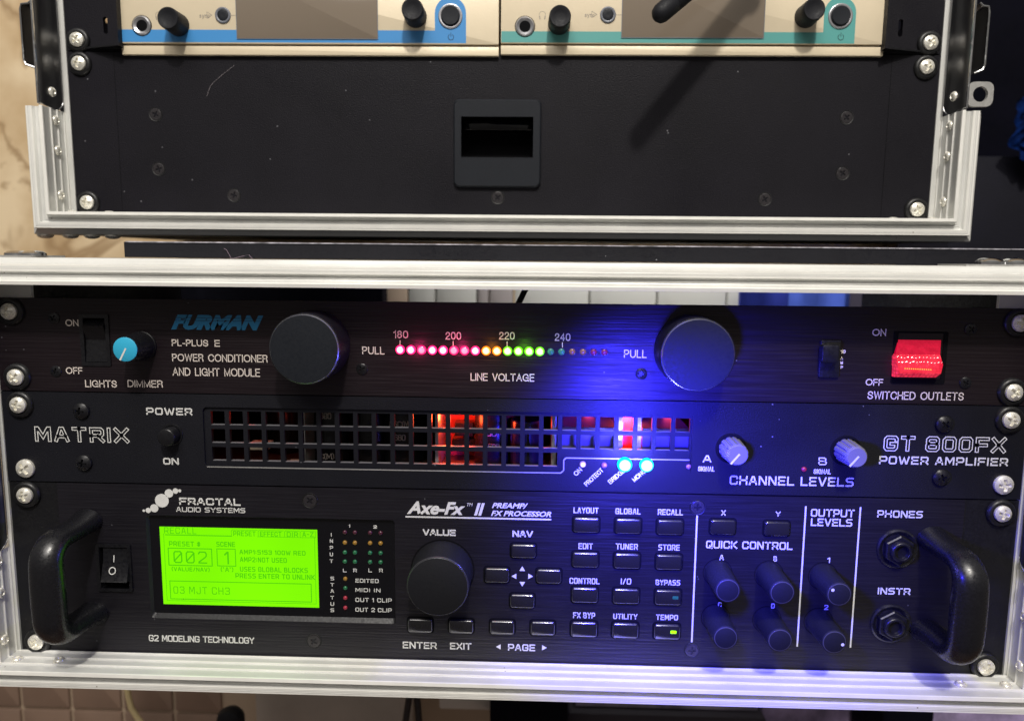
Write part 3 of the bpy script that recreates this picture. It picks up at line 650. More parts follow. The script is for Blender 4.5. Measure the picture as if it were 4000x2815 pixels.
# lower edge of the recess: flat strip, bevel highlight put into its light colour
lip = MB(); xe = ax_(1257, 1050)
lip.ribbon([(GX0 + 1.2, GZ0 - .1), (xe, GZ0 - .1), (xe + 1.4, GZ0 + 1.2), (xe + 1.4, GZ0 + 6.2), (xe + 2.6, GZ0 + 7.3), (GX1 - 1, GZ0 + 7.3)], .5, -.1)
t.part('grille_lip_highlight', lip, M['alu_dull'], smooth=0)
t.part('led_plate', MB().plate([R4(xe + 1.6, GX1 - .3, GZ0 - .2, GZ0 + 7.1)], -.04, 1.3), M['panel_matrix'])
# inside
b = MB(); b.box(-216, 216, 4.2, 120, 89.6, 91.2); t.part('circuit_board', b, M['pcb'])
b = MB(); b.box(-216, 216, 118, 210, 89.6, 132.6); b.box(-216, 216, 4.2, 118, 131.4, 132.6); b.box(-216, -214, 4.2, 118, 91.2, 131.4); b.box(214, 216, 4.2, 118, 91.2, 131.4); t.part('chassis', b, M['black'])
M['block'] = mat('violet_grey_block', (.12, .11, .17), .4)
def capac(px, py0, depth, r, h, tx=None, face=True):
    p = at(px, 985, depth); m_ = MB()
    rings = [[(p.x + q * cos(a), depth + q * sin(a), z) for a in [2 * pi * i / 28 for i in range(28)]] for q, z in ((r, 91.3), (r, 91.3 + h - 1), (r * .95, 91.3 + h))]
    o = t.part('capacitor', m_.layers(rings, False, True), M['cap'])
    if tx:
        for i, (s, dz) in enumerate(tx):
            mb = MB(); W_ = len(s) * 1.9; hgt = 3.0
            stroke_text(mb, s, (-W_ / 2, W_ / 2, -hgt / 2, hgt / 2), .38, 0, 1.3)
            mb.v = [(p.x + (r + .15) * sin(v[0] / r), depth - (r + .15) * cos(v[0] / r), 91.3 + dz + v[2]) for v in mb.v]
            t.part('lettering', mb, M['warm_white'], parent=o, smooth=0)
capac(742, 0, 34, 9, 37, [('C(M)', 33), ('680', 27), ('C(M)', 6)])
capac(905, 0, 42, 11, 34, [('85C(M)', 22), ('680', 15)])
capac(830, 0, 40, 9, 36); capac(1110, 0, 42, 11, 30, [('85C(M)', 18), ('500', 11)]); capac(1180, 0, 30, 8, 26); capac(640, 0, 60, 10, 36)
for (xa, ya, xb, yb, y0, y1, mm, nm) in ((976, 0, 983, 0, 24, 60, 'alu_dull', 'heat_sink'), (681, 0, 684, 0, 12, 60, 'alu_dull', 'heat_sink'), (1385, 0, 1396, 0, 14, 16, 'alu_dull', 'heat_sink'), (1428, 0, 1437, 0, 14, 16, 'alu_dull', 'heat_sink'), (1237, 0, 1247, 0, 14, 40, 'alu_dull', 'heat_sink')):
    b = MB(); b.box(ax_(xa, 985, y0), ax_(xb, 985, y0), y0, y1, 91.3, 130); t.part(nm, b, M[mm])
for (xa, xb, y0, y1, z0, z1, mm) in ((1258, 1380, 16, 60, 91.3, 116.6, 'block'), (1440, 1545, 16, 60, 91.3, 116.6, 'block'), (1445, 1545, 62, 63, 91.3, 130, 'red_part'), (1262, 1375, 62, 63, 91.3, 130, 'red_part'),
                                     (1396, 1428, 30, 31, 91.3, 130, 'red_part'), (1000, 1080, 55, 57, 91.3, 130, 'red_part'), (1014, 1072, 40, 52, 99, 104, 'cap'), (1020, 1060, 38, 46, 106, 113, 'cap'), (1045, 1078, 44, 52, 117, 123, 'cap'), (640, 671, 12, 20, 91.3, 97, 'cream'), (556, 600, 14, 22, 103, 106, 'cream'), (1000, 1040, 16, 22, 91.3, 96, 'alu_dull')):
    b = MB(); b.box(ax_(xa, 985, y0), ax_(xb, 985, y0), y0, y1, z0, z1); t.part('component', b, M[mm])
def inner_lamp(px, py, y, pw, r=.002, col=(1, .05, .02)):
    pw *= .35
    p = at(px, py, y); lamp('indicator_lamp', 'POINT', p, pw, col, r)
inner_lamp(1000, 932, 30, .08, .003, (1, .09, .02)); inner_lamp(1050, 938, 28, .04); inner_lamp(1408, 945, 24, .12, .003, (1, .08, .02)); inner_lamp(560, 930, 20, .004); inner_lamp(1220, 950, 30, .006)
inner_lamp(1320, 935, 45, .008, .004, (1, .05, .16)); inner_lamp(1500, 935, 45, .010, .004, (1, .05, .16)); inner_lamp(650, 940, 35, .0012)
label_sq(t, 'POWER', (328, 914, 431, 930), th=.68, gap=1.9); label_sq(t, 'ON', (366, 1026, 401, 1041), th=.7, gap=1.7)
for s, bx in (('MATRIX', (78, 957, 289, 991)), ('GT 800FX', (1981, 978, 2256, 1013))):
    o = t.part('logo', stroke_text(MB(), s, rect(*bx), 1.75, TXT, 2.3), M['white'], smooth=0)
    t.part('logo_infill', stroke_text(MB(), s, rect(*bx), 1.75, TXT - .04, 2.3, shrink=.85), M['panel_matrix'], parent=o, smooth=0)
label_sq(t, 'POWER AMPLIFIER', (1971, 1024, 2260, 1042), th=.68, gap=1.9); label_sq(t, 'CHANNEL LEVELS', (1636, 1068, 1914, 1088), th=.68, gap=1.9)
label_sq(t, 'A', (1576, 1020, 1595, 1036), th=.6); label_sq(t, 'B', (1835, 1025, 1854, 1042), th=.52)
G_sq = G; G = G2
label_sq(t, 'SIGNAL', (1565, 1045, 1602, 1056), th=.38); label_sq(t, 'SIGNAL', (1824, 1051, 1863, 1062), th=.38)
for s, a, b_ in (('ON', (1292, 1066), (1305, 1054)), ('PROTECT', (1316, 1089), (1353, 1055)), ('BRIDGE', (1369, 1084), (1401, 1057)), ('MONO', (1423, 1079), (1449, 1057))):
    A, B = at(*a), at(*b_); d = B - A
    t.part('lettering', stroke_text(MB(), s, (A.x, A.z, hypot(d.x, d.z), 1.9), .34, TXT - .05, 1.3, ang=math.atan2(d.z, d.x)), M['white'], smooth=0)
G = G_sq
o, c = knob(t, (371, 981), 4.2, 6.5, 'plastic', bev=.7, name='power_button')
t.part('button_bezel', MB().lathe([(5.4, 0), (5.2, -.5), (4.5, -.5), (4.4, 0)], (c.x, c.z), 36, cap1=False), M['plastic'])
for fx, fy in ((1655, 1020.5), (1922, 1025.5)):
    c = at(fx, fy, -13, t.fr); mb = MB(); n = 72
    def ring(r, y, fd):
        return [(r * (1 - (fd if i % 6 < 2 else 0)) * cos(2 * pi * i / n), y, r * (1 - (fd if i % 6 < 2 else 0)) * sin(2 * pi * i / n)) for i in range(n)]
    mb.layers([ring(5.7, -.8, .07), ring(5.1, -11.5, .08), ring(4.95, -11.8, .02), ring(4.6, -12.6, 0), ring(4.2, -13, 0)], False, True)
    o = t.part('level_knob', mb, M['grey_knob'], loc=(c.x, 0, c.z), smooth=30)
    t.part('knob_recess', MB().lathe([(7.2, -.04), (6.8, -.3), (5.9, -.3), (5.7, 0)], n=40, cap1=False), M['black'], parent=o, loc=(c.x, 0, c.z))
    pt = MB(); pt.ribbon([(.3, .3), (-2.9, -3.6)], .95, -13.35); pt.v += []; t.part('pointer', pt, M['white'], parent=o, loc=(c.x, 0, c.z), smooth=0)
led(t, 1307, 1041, 1.45, M['led_white'], dome=1.6); led(t, 1355, 1043, 1.35, M['off_clear'], dome=1.4)
led(t, 1401, 1042, 3.5, M['led_blue'], dome=2.8); led(t, 1450, 1043, 3.3, M['led_blue'], dome=2.6)
led(t, 1544, 1046, 1.1, M['off_clear'], dome=.8); led(t, 1803, 1052, 1.2, M['mini_red'], dome=.9)
for p in ((184, 920), (190, 1036), (2115, 950), (2108, 1069)): screw(t, me_pan, *p)
for p in ((43, 907), (2265, 941)): rack_screw(t, *p)
for p in ((56, 1050), (2251, 1087)): rack_screw(t, *p, washer=False, big=1.15)
# light of the two blue LEDs, plus an added spot for lens glare
for px in (1401, 1450):
    p = at(px, 1043, -17); lamp('blue_led_light', 'POINT', p, .13, (.11, .11, 1), .003)
p = at(1500, 1090, -118); q = at(1545, 1120, 0); lamp('blue_glare_spot', 'SPOT', p, 7.2, (.03, .025, 1), .008, tuple(q), spot_size=radians(94), spot_blend=1.0)  # added lamp in front of the panels, spreading the blue glare

# ------------------------------------------------------------------ guitar processor (2U)
t = Thing('guitar_processor', 'double height bottom unit with a green screen and two grab handles', 'guitar processor', (0, 0, 0))
AZ0, AZ1 = .4, 88.5
xl, xr = ax_(136, 1200), ax_(2158, 1200)
wn = rect(333, 1160, 886, 1391); ps = rect(219, 1218, 297, 1324)
t.part('front_panel', MB().plate([R4(xl, xr, AZ0, AZ1), rrect(*wn, 1.6), rrect(*ps, .8)], 0, 3, True), M['brushed'])
for a, b_, k in ((-240.6, xl - .15, -1), (xr + .15, 240.6, 1)):
    t.part('rack_ear', MB().plate([R4(a, b_, AZ0, AZ1)], .5, 3.4, True), M['ear'])
b = MB(); b.box(-214, 214, 12, 240, 1.0, 88.2); t.part('chassis', b, M['ear'])
o = t.part('logo', MB(), M['white']); bpy.data.objects.remove(o)
m = MB()
for x, y, r in ((322.5, 1144, 3), (332.5, 1143.5, 6), (346, 1138.5, 9.3), (363, 1121.5, 15.6), (379, 1105.3, 9.6), (393.5, 1100, 6.3), (403, 1099.5, 3.6)):
    p = at(x, y); m.disc(p.x, p.z, r / 4.62, TXT)
t.part('logo', m, M['white'], smooth=0)
label_sq(t, 'FRACTAL', (402, 1116, 539, 1132), th=.75, gap=1.7); label_sq(t, 'AUDIO SYSTEMS', (395, 1137, 550, 1148), th=.42)
label_sq(t, 'G2 MODELING TECHNOLOGY', (334, 1425, 570, 1439), th=.5)
for s, bx, bo in (('Axe-Fx', (912, 1124, 1043, 1153), .036), ('II', (1063, 1127, 1087, 1155), .036), ('TM', (1047, 1127, 1060, 1134), .0), ('PREAMP/', (1103, 1127, 1184, 1139), .03), ('FX PROCESSOR', (1101, 1145, 1236, 1157), .03)):
    label_ft(t, s, bx, 'white', bo, .3)
a, b_ = at(911, 1157.5), at(1234, 1161.5); t.part('underline', MB().ribbon([(a.x, a.z), (b_.x, a.z)], .75, TXT), M['white'], smooth=0)
# display window
X0, X1, Z0, Z1 = wn
t.part('window_bevel', MB().layers([[(x, 0, z) for x, z in rrect(X0, X1, Z0, Z1, 1.6)], [(x, 1.6, z) for x, z in rrect(X0 + 1.1, X1 - .6, Z0 + 2.0, Z1 - .8, 1.0)]], False, False), M['ear'], smooth=0)
wd = t.part('display_window', MB().plate([rrect(X0 + .3, X1 - .3, Z0 + .3, Z1 - .3, 1)], 1.7, 3), M['gloss'])
def on(px, py, y=1.55): p = at(px, py, y); return (p.x, p.z)
M['lcd'] = mat('green_backlit_screen', (.0, .02, .0), .6, emit=(.235, 1.0, .0), es=1.0, vary=0, spec=.1)
_t = M['lcd'].node_tree; _n = _t.nodes.new('ShaderNodeTexNoise'); _n.inputs['Scale'].default_value = 22; _n.inputs['Detail'].default_value = 1
_c = _t.nodes.new('ShaderNodeTexCoord'); _t.links.new(_c.outputs['Object'], _n.inputs[0]); _r = _t.nodes.new('ShaderNodeMapRange'); _r.inputs[3].default_value = .82; _r.inputs[4].default_value = 1.1
_t.links.new(_n.outputs[0], _r.inputs[0]); _t.links.new(_r.outputs[0], _t.nodes['Principled BSDF'].inputs['Emission Strength'])
M['lcd_ink'] = mat('screen_pixels', (.0, .02, .0), .6, emit=(.075, .58, .004), es=1.0, spec=.1)
cs = [on(356, 1180), on(711, 1187), on(714.5, 1361), on(366, 1353.5)]
Lx0, Lx1 = cs[0][0] + .3, cs[1][0]; Lz1 = (cs[0][1] + cs[1][1]) / 2; Lz0 = (cs[2][1] + cs[3][1]) / 2
lcd = t.part('lcd_screen', MB().plate([R4(Lx0, Lx1, Lz0, Lz1)], 1.56, 1.69), M['lcd'], smooth=0)
ink = M['lcd_ink']; IY = 1.5
def lrect(b): return rect(*b, 1.5)
for s, bx, th in (('RECALL', (368, 1182, 440, 1196), .28), ('PRESET', (523, 1190, 573, 1201), .3), ('EFFECT', (583, 1191, 631, 1202), .3), ('DIR', (643, 1192, 668, 1203), .3), ('A-Z', (678, 1192, 703, 1203), .3),
                  ('PRESET #', (379, 1213, 449, 1224), .34), ('SCENE', (485, 1214, 527, 1225), .34), ('@@2', (389, 1235, 464, 1262), .5), ('1', (503, 1236, 513, 1264), .6), ('(VALUE/NAV)', (385, 1271, 470, 1280), .3), ("('A')", (495, 1271, 523, 1281), .3),
                  ('AMP1:5153 100W RED', (537, 1233, 685, 1243), .33), ('AMP2:NOT USED', (538, 1249, 643, 1260), .33), ('USES GLOBAL BLOCKS', (538, 1271, 690, 1282), .34), ('PRESS ENTER TO UNLINK', (528, 1286, 706, 1297), .34), ('03 MJT CH3', (389, 1315, 515, 1331), .3)):
    t.part('screen_text', stroke_text(MB(), s, lrect(bx), th * 1.25, IY, 2.4), ink, parent=lcd, smooth=0)
fr_ = MB()
for bx, th in (((378, 1229, 475, 1267), .45), ((487, 1230, 528, 1268), .4), ((382, 1305, 698, 1345), .4)):
    A, B, C, D = lrect(bx); fr_.ribbon(R4(A, B, C, D), th, IY, True)
A, B, C, D = lrect((371, 1199, 707, 1349)); fr_.ribbon([(A, D), (A, C), (B, C), (B, D)], .22, IY)
A0 = on(371, 1198, 1.5); B0 = on(519, 1200, 1.5); tops = [(519, 577), (579, 635), (638, 671), (673, 707)]
fr_.ribbon([A0, (B0[0], A0[1])], .45, IY)
for i, (a, b_) in enumerate(tops):
    p, q = on(a, 1201, 1.5), on(b_, 1189, 1.5); zb, zt_ = A0[1], A0[1] + 3.2
    fr_.ribbon([(p[0], zb), (p[0], zt_ - .6), (p[0] + .6, zt_), (q[0], zt_)] + ([(q[0], zb)] if i == 3 else []), .22, IY)
fr_.ribbon([(on(577, 1203, 1.5)[0], A0[1]), (on(707, 1203, 1.5)[0], A0[1])], .22, IY)
t.part('screen_frame_lines', fr_, ink, parent=lcd, smooth=0)
def wtext(s, b, th=.33, gap=2): t.part('lettering', stroke_text(MB(), s, rect(*b, 1.6), th, 1.6, gap), M['white'], smooth=0, parent=wd)
for s, y in zip('INPUT', (1198, 1212, 1227, 1242, 1257)): wtext(s, (739.5, y - 4, 746.5, y + 4) if s != 'I' else (742, y - 4, 744.5, y + 4))
for s, y in zip('STATUS', (1296, 1310, 1324, 1339, 1353, 1367)): wtext(s, (741, y - 4, 749, y + 4))
for s, x in zip('LRLR', (773, 796, 830, 854)): wtext(s, (x - 4, 1274, x + 4, 1282))
wtext('1', (782, 1175, 785, 1182), .35); wtext('2', (837, 1177, 845, 1184), .35)
for s, b_ in (('EDITED', (797, 1297, 849, 1305.5)), ('MIDI IN', (797, 1318, 853, 1326.5)), ('OUT 1 CLIP', (797, 1340, 878, 1349)), ('OUT 2 CLIP', (797, 1362, 878, 1371))): wtext(s, b_)
for y, mm in ((1193, 'mini_dark'), (1216, 'mini_amber'), (1238, 'mini_green'), (1258.5, 'mini_green')):
    for x in (773, 795.5, 829.5, 853): led(t, x, y + (x - 773) * .02, 1.05, M[mm], y=1.6, dome=.8)
for y, mm in ((1297, 'mini_amber'), (1318, 'mini_green'), (1340, 'mini_red'), (1362, 'mini_red')): led(t, 774, y, 1.0, M[mm], y=1.6, dome=.8)
# mains rocker
X0, X1, Z0, Z1 = ps
o = t.part('power_switch', MB().plate([rrect(X0 + .1, X1 - .1, Z0 + .1, Z1 - .1, .8), R4(X0 + 1.6, X1 - 1.6, Z0 + 1.7, Z1 - 1.6)], -1.0, 3), M['plastic'])
a, b_, c_, d_ = rect(228, 1229, 286, 1302, -2.2); r = MB()
r.add([(x, y, z) for x in (a, b_) for y, z in ((3, c_ - .8), (-4.2, c_ + .2), (-3.6, c_ + 1), (-.6, (c_ + d_) / 2 + 2), (-.2, d_ - .6), (3, d_))], [(0, 1, 2, 3, 4, 5), (11, 10, 9, 8, 7, 6), (0, 6, 7, 1), (1, 7, 8, 2), (2, 8, 9, 3), (3, 9, 10, 4), (4, 10, 11, 5)])
rk = t.part('rocker', r, M['plastic'], parent=o, smooth=20)
cz = (c_ + d_) / 2; xc = at(252, 1270, -2).x
sl = lambda z: (-3.6 + 3.0 * (z - (c_ + 1)) / ((cz + 2) - (c_ + 1))) if z < cz + 2 else -.6 + .4 * (z - cz - 2) / (d_ - .6 - cz - 2)
mk = MB(); z1_, z2_ = cz + .9, cz + 4.2
mk.add([(xc + .3 - .22, sl(z1_) - .1, z1_), (xc + .3 + .22, sl(z1_) - .1, z1_), (xc + .3 + .22, sl(z2_) - .1, z2_), (xc + .3 - .22, sl(z2_) - .1, z2_)], [(0, 1, 2, 3)])
pts = [(xc + 1.55 * cos(2 * pi * i / 24), cz - 3.0 + 1.55 * sin(2 * pi * i / 24)) for i in range(24)]
mm_ = MB().ribbon(pts, .42, 0, True); mk.add([(v[0], sl(v[2]) - .1, v[2]) for v in mm_.v], mm_.f)
t.part('switch_marks', mk, M['white'], parent=o, smooth=0)
# value wheel
label_sq(t, 'VALUE', (948, 1186, 1022, 1200), th=.7); label_sq(t, 'NAV', (1149, 1189, 1195, 1203), th=.7)
o, c = knob(t, (981, 1315), 14.3, 19, 'rubber', base_r=14.6, bev=.8, name='value_wheel', n=96)
t.part('wheel_well', MB().lathe([(15.5, -.05), (14.9, -.05), (14.7, .5)], (0, 0), 72, cap1=False), M['black'], parent=o, loc=(c.x, 0, c.z))
t.part('wheel_rim', MB().lathe([(14.33, -18.1), (14.15, -18.55), (13.75, -18.95)], (0, 0), 96, cap1=False), M['rim'], parent=o, loc=(c.x, 0, c.z))
for s, b_ in (('ENTER', (903, 1438, 979, 1453)), ('EXIT', (1009, 1440, 1057, 1455)), ('PAGE', (1139, 1443, 1200, 1458)), ('QUICK CONTROL', (1583, 1213, 1777, 1230)), ('OUTPUT', (1818, 1141, 1916, 1158)), ('LEVELS', (1818, 1162, 1911, 1179)),
              ('PHONES', (1967, 1144, 2069, 1160)), ('INSTR', (1968, 1317, 2041, 1332))): label_sq(t, s, b_, th=.62, gap=1.8)
for s, b_ in (('LAYOUT', (1286, 1137, 1342, 1150)), ('GLOBAL', (1380, 1139, 1436, 1152)), ('RECALL', (1475, 1141, 1531, 1154)), ('EDIT', (1297, 1217, 1329, 1230)), ('TUNER', (1381, 1218, 1430, 1231)), ('STORE', (1476, 1220, 1524, 1233)),
              ('CONTROL', (1277, 1295, 1344, 1308)), ('I/O', (1392, 1296, 1415, 1309)), ('BYPASS', (1470, 1299, 1525, 1311)), ('FX BYP', (1285, 1372, 1334, 1385)), ('UTILITY', (1375, 1375, 1429, 1387)), ('TEMPO', (1471, 1377, 1520, 1389)),
              ('X', (1617, 1143, 1627, 1155)), ('Y', (1739, 1146, 1750, 1157)), ('A', (1613, 1243, 1623, 1255)), ('B', (1734, 1246, 1742, 1258)), ('C', (1610, 1349, 1618, 1360)), ('D', (1729, 1352, 1737, 1363)), ('1', (1855, 1249, 1861, 1261)), ('2', (1848, 1355, 1857, 1366))):
    label_sq(t, s, b_, th=.43, gap=2.2)
def tri(px, py, a, r=1.55):
    p = at(px, py); t.part('arrow_mark', MB().add([(p.x + r * cos(a + k), TXT, p.z + r * sin(a + k)) for k in (0, 2 * pi / 3, 4 * pi / 3)], [(0, 1, 2)]), M['white'], smooth=0)
tri(1171, 1275.5, pi / 2); tri(1154, 1291, pi); tri(1188, 1291, 0); tri(1171, 1307, -pi / 2); tri(1119, 1449, pi); tri(1219, 1451, 0)
for b_ in ((912, 1384, 972, 1419), (1004, 1386, 1064, 1421), (1096, 1388, 1156, 1423), (1187, 1390, 1247, 1425), (1143, 1217, 1204, 1252), (1141, 1329, 1201, 1364), (1084, 1270, 1144, 1307), (1200, 1273, 1261, 1309), (1590, 1162, 1652, 1200), (1711, 1166, 1773, 1203)): button(t, *b_)
for i, (cy, xs) in enumerate(((1176, (1314.5, 1408.5, 1502.5)), (1254, (1312.5, 1406, 1500)), (1333, (1311, 1404, 1498)), (1410, (1309.5, 1402, 1495.5)))):
    for j, x in enumerate(xs):
        y = cy + j * 2.7; o, cx, cz, h = button(t, x - 32, y - 19, x + 32, y + 19)
        if j == 2 and i >= 2:
            px = 1514.5 if i == 2 else 1510; py = 1339.5 if i == 2 else 1416.5
            p = at(px, py, h - .1); mat_ = M['mini_green'] if i == 2 else mat('lit_tempo_led', (.2, .9, .0), .3, emit=(.35, 1, .0), es=1.3)
            t.part('button_led', MB().rprism(p.x - 1.4, p.x + 1.4, p.z - .75, p.z + .75, .3, h + .3, h - .12, .05), mat_, parent=o)
for px in ((1562, 1155, 1552, 1437), (1804, 1136, 1790, 1447), (1928, 1138, 1908, 1449)):
    a, b_ = at(px[0], px[1]), at(px[2], px[3]); x = (a.x + b_.x) / 2; t.part('divider_line', MB().ribbon([(x, a.z), (x, b_.z)], .75, TXT), M['white'], smooth=0)
for fx, fy in ((1632, 1323.5), (1627, 1429.5), (1754, 1328), (1749, 1435), (1882, 1332), (1871, 1439)):
    o, c = knob(t, (fx, fy), 5.2, 20, 'rubber', base_r=6.1, bev=.35, name='control_knob', taper=1.4)
    t.part('knob_recess', MB().lathe([(7.0, -.04), (6.7, -.04), (6.3, .3)], n=40, cap1=False), M['black'], parent=o, loc=(c.x, 0, c.z))
    t.part('knob_rim', MB().lathe([(5.3, -19.6), (5.12, -19.95), (4.8, -20.05)], n=48, cap1=False), M['rim'], parent=o, loc=(c.x, 0, c.z))
    d = {1882: (1865, 1320.5), 1871: (1892, 1445)}.get(fx)
    if d: p = at(*d, -20); p.x = c.x + (p.x - c.x) * .87; p.z = c.z + (p.z - c.z) * .87; t.part('pointer', MB().disc(p.x - c.x, p.z - c.z, .75, -20.08, 14), M['white'], parent=o, loc=(c.x, 0, c.z), smooth=0)
# jacks
for cx, cy in ((2011, 1229), (1996, 1396)):
    p = at(cx, cy); z = p.z
    o = t.part('jack', MB().lathe([(9.6, 0), (9.5, -.7), (8.7, -1.1), (7.6, -.6), (7.2, -.3)], (0, 0), 48, cap1=False), M['plastic'], loc=(p.x, 0, z))
    hx = lambda r, y: [(r * cos(pi / 2 + pi / 3 * i), y, r * sin(pi / 2 + pi / 3 * i)) for i in range(6)]
    t.part('hex_nut', MB().layers([hx(7.3, -.3), hx(7.3, -3.0), hx(6.7, -3.5)], False, True), M['plastic'], parent=o, loc=(p.x, 0, z), smooth=0)
    t.part('bushing', MB().lathe([(4.9, -3.4), (4.8, -5.2), (4.3, -5.7), (3.5, -5.7), (3.1, -5.2), (3.1, -3)], (0, 0), 36), M['plastic'], parent=o, loc=(p.x, 0, z), smooth=50)
# grab handles
for k, top, bot, gx in ((-1, (196, 1170), (196, 1388), 107), (1, (2104, 1208), (2098, 1432), 2176)):
    A, B = at(*top), at(*bot)
    xb = at(gx, 1300, -31).x + (.9 * k)
    z1_, z0_ = (A.z - 0.2, B.z + 4.6) if k < 0 else (A.z - .8, B.z + 5.4); D = 30; q_ = 10
    path = [(xb, .4, z1_ + 1.2), (xb, -5, z1_ + .5), (xb, -11, z1_ + .1)]; rads = [(7.6, 6.0), (7.0, 5.2), (6.8, 4.9)]
    for i in range(9):
        a = pi / 2 * i / 8; path.append((xb, -(D - q_) - q_ * sin(a), z1_ - q_ + q_ * cos(a))); rads.append((6.8 + .6 * i / 8, 4.9 + 1.1 * i / 8))
    for q in (.3, .7): path.append((xb, -D, z1_ - q_ + (z0_ - z1_ + 2 * q_) * q)); rads.append((7.6, 6.2))
    for i in range(9):
        a = pi / 2 * i / 8; path.append((xb, -(D - q_) - q_ * cos(a), z0_ + q_ - q_ * sin(a))); rads.append((7.4 - .6 * i / 8, 6.0 - 1.1 * i / 8))
    path += [(xb, -11, z0_ - .1), (xb, -5, z0_ - .5), (xb, .4, z0_ - 1.2)]; rads += [(6.8, 4.9), (7.0, 5.2), (7.6, 6.0)]
    path = [(x - k * 1.8 * (1 - min(1, -y / D)) ** 1.2, y, z) for x, y, z in path]
    t.part('grab_handle', MB().tube(path, rads, 28), M['handle'], smooth=60)
for p in ((695, 1122), (704, 1436), (1564, 1137), (1551, 1457)): screw(t, me_csk, *p, ring=True, y=-.05)
for p in ((58, 1109), (83, 1437), (2246, 1150), (2209, 1493)): rack_screw(t, *p)

# ------------------------------------------------------------------ upper case contents
t = Thing('storage_unit', 'blank black drawer front with a square recessed latch in its middle', 'rack drawer', (0, 0, 0), UP)
lt = rect(1034, 263, 1196, 355, 0, UP)
t.part('front_panel', MB().plate([R4(-239.1, 239.1, .6, 88.6), rrect(*lt, 1)], 0, 3, True), M['panel'])
b = MB(); b.box(-215, 215, 16, 135, 2, 87); t.part('drawer_box', b, M['black'])
A, B, C, D = rect(1017, 223, 1213, 420, -1.5, UP); a, b_, c_, d_ = lt
o = t.part('latch_plate', MB().plate([rrect(A + .8, B - .8, C + .8, D - .8, 2.8), rrect(a, b_, c_, d_, .9)], -2.6, 3), M['slate'])
t.part('latch_rim', MB().layers([[(x, y, z) for x, z in rrect(A + i, B - i, C + i, D - i, 3.2 - i)] for i, y in ((0, 0), (0, -1.6), (.3, -2.3), (.85, -2.62))], False, False), M['slate'], parent=o, smooth=60)
t.part('latch_paddle', MB().rprism(a + .3, b_ - .3, d_ - 6, d_ - .2, .5, 14, 6, .5), M['gloss'], parent=o)
t.part('latch_edge', MB().ribbon(R4(a, b_, c_, d_), .35, -2.66, True), M['slate'], parent=o, smooth=0)
for p in ((349, 257), (356, 379), (525, 438), (1116, 443), (1715, 447), (1889, 389), (1898, 264)): screw(t, me_csk, *p, ring=True, y=-.05)
for p in ((178, 143), (197, 454), (2077, 151), (2055, 470)): rack_screw(t, *p)
for x in (265, 1988):
    q = ax_(x, 300, 0, UP); t.part('fold_line', MB().ribbon([(q, 1), (q, 88)], .3, -.05), M['black'], smooth=0)
h = [at(525, 147, -.3, UP), at(500, 167, -.4, UP), at(481, 183, -.4, UP), at(472, 193, -.4, UP), at(467, 205, -.4, UP), at(464, 216, -.3, UP)]
one('hair_strand', 'pale bent hair lying on the upper left of the blank drawer front', 'hair', MB().tube([tuple(p) for p in h], [.07] * 6, 5), mat('pale_hair', (.40, .36, .38), .5), fr=UP)

t = Thing('rack_tray', 'black bracket ears either side of the two cream receivers', 'rack bracket', (0, 0, 88.9), UP)
for k in (-1, 1):
    xa = ax_(264 if k < 0 else 1988, 60, -6, UP)
    x0, x1 = (-239.1, xa) if k < 0 else (xa, 239.1)
    sx0 = ax_(236 if k < 0 else 2020, 50, 0, UP); sz = at(236, 55, 0, UP).z
    t.part('ear', MB().plate([R4(x0, x1, 89.2, 140), rrect(sx0 - 1.2, sx0 + 1.2, sz - 5, sz + 4, 1.1)], 0, 2.5, True), M['panel'])
    b = MB(); xx = (xa - .8, xa + .9) if k < 0 else (xa - .9, xa + .8); b.box(*xx, -8, 0, 90, 140); t.part('side_flange', b, M['panel'])
    zz = 92
    g = MB(); gx = xa - k * 0; g.add([(xa, -.1, 90), (xa + k * 24, -.1, 90), (xa, -7.5, 90), (xa, -.1, 90.9), (xa + k * 24, -.1, 90.9), (xa, -7.5, 90.9)], [(0, 1, 2), (3, 5, 4), (0, 3, 4, 1), (1, 4, 5, 2), (2, 5, 3, 0)])
    t.part('gusset', g, M['ear'])
for p in ((174, 90), (2085, 97)): rack_screw(t, *p)

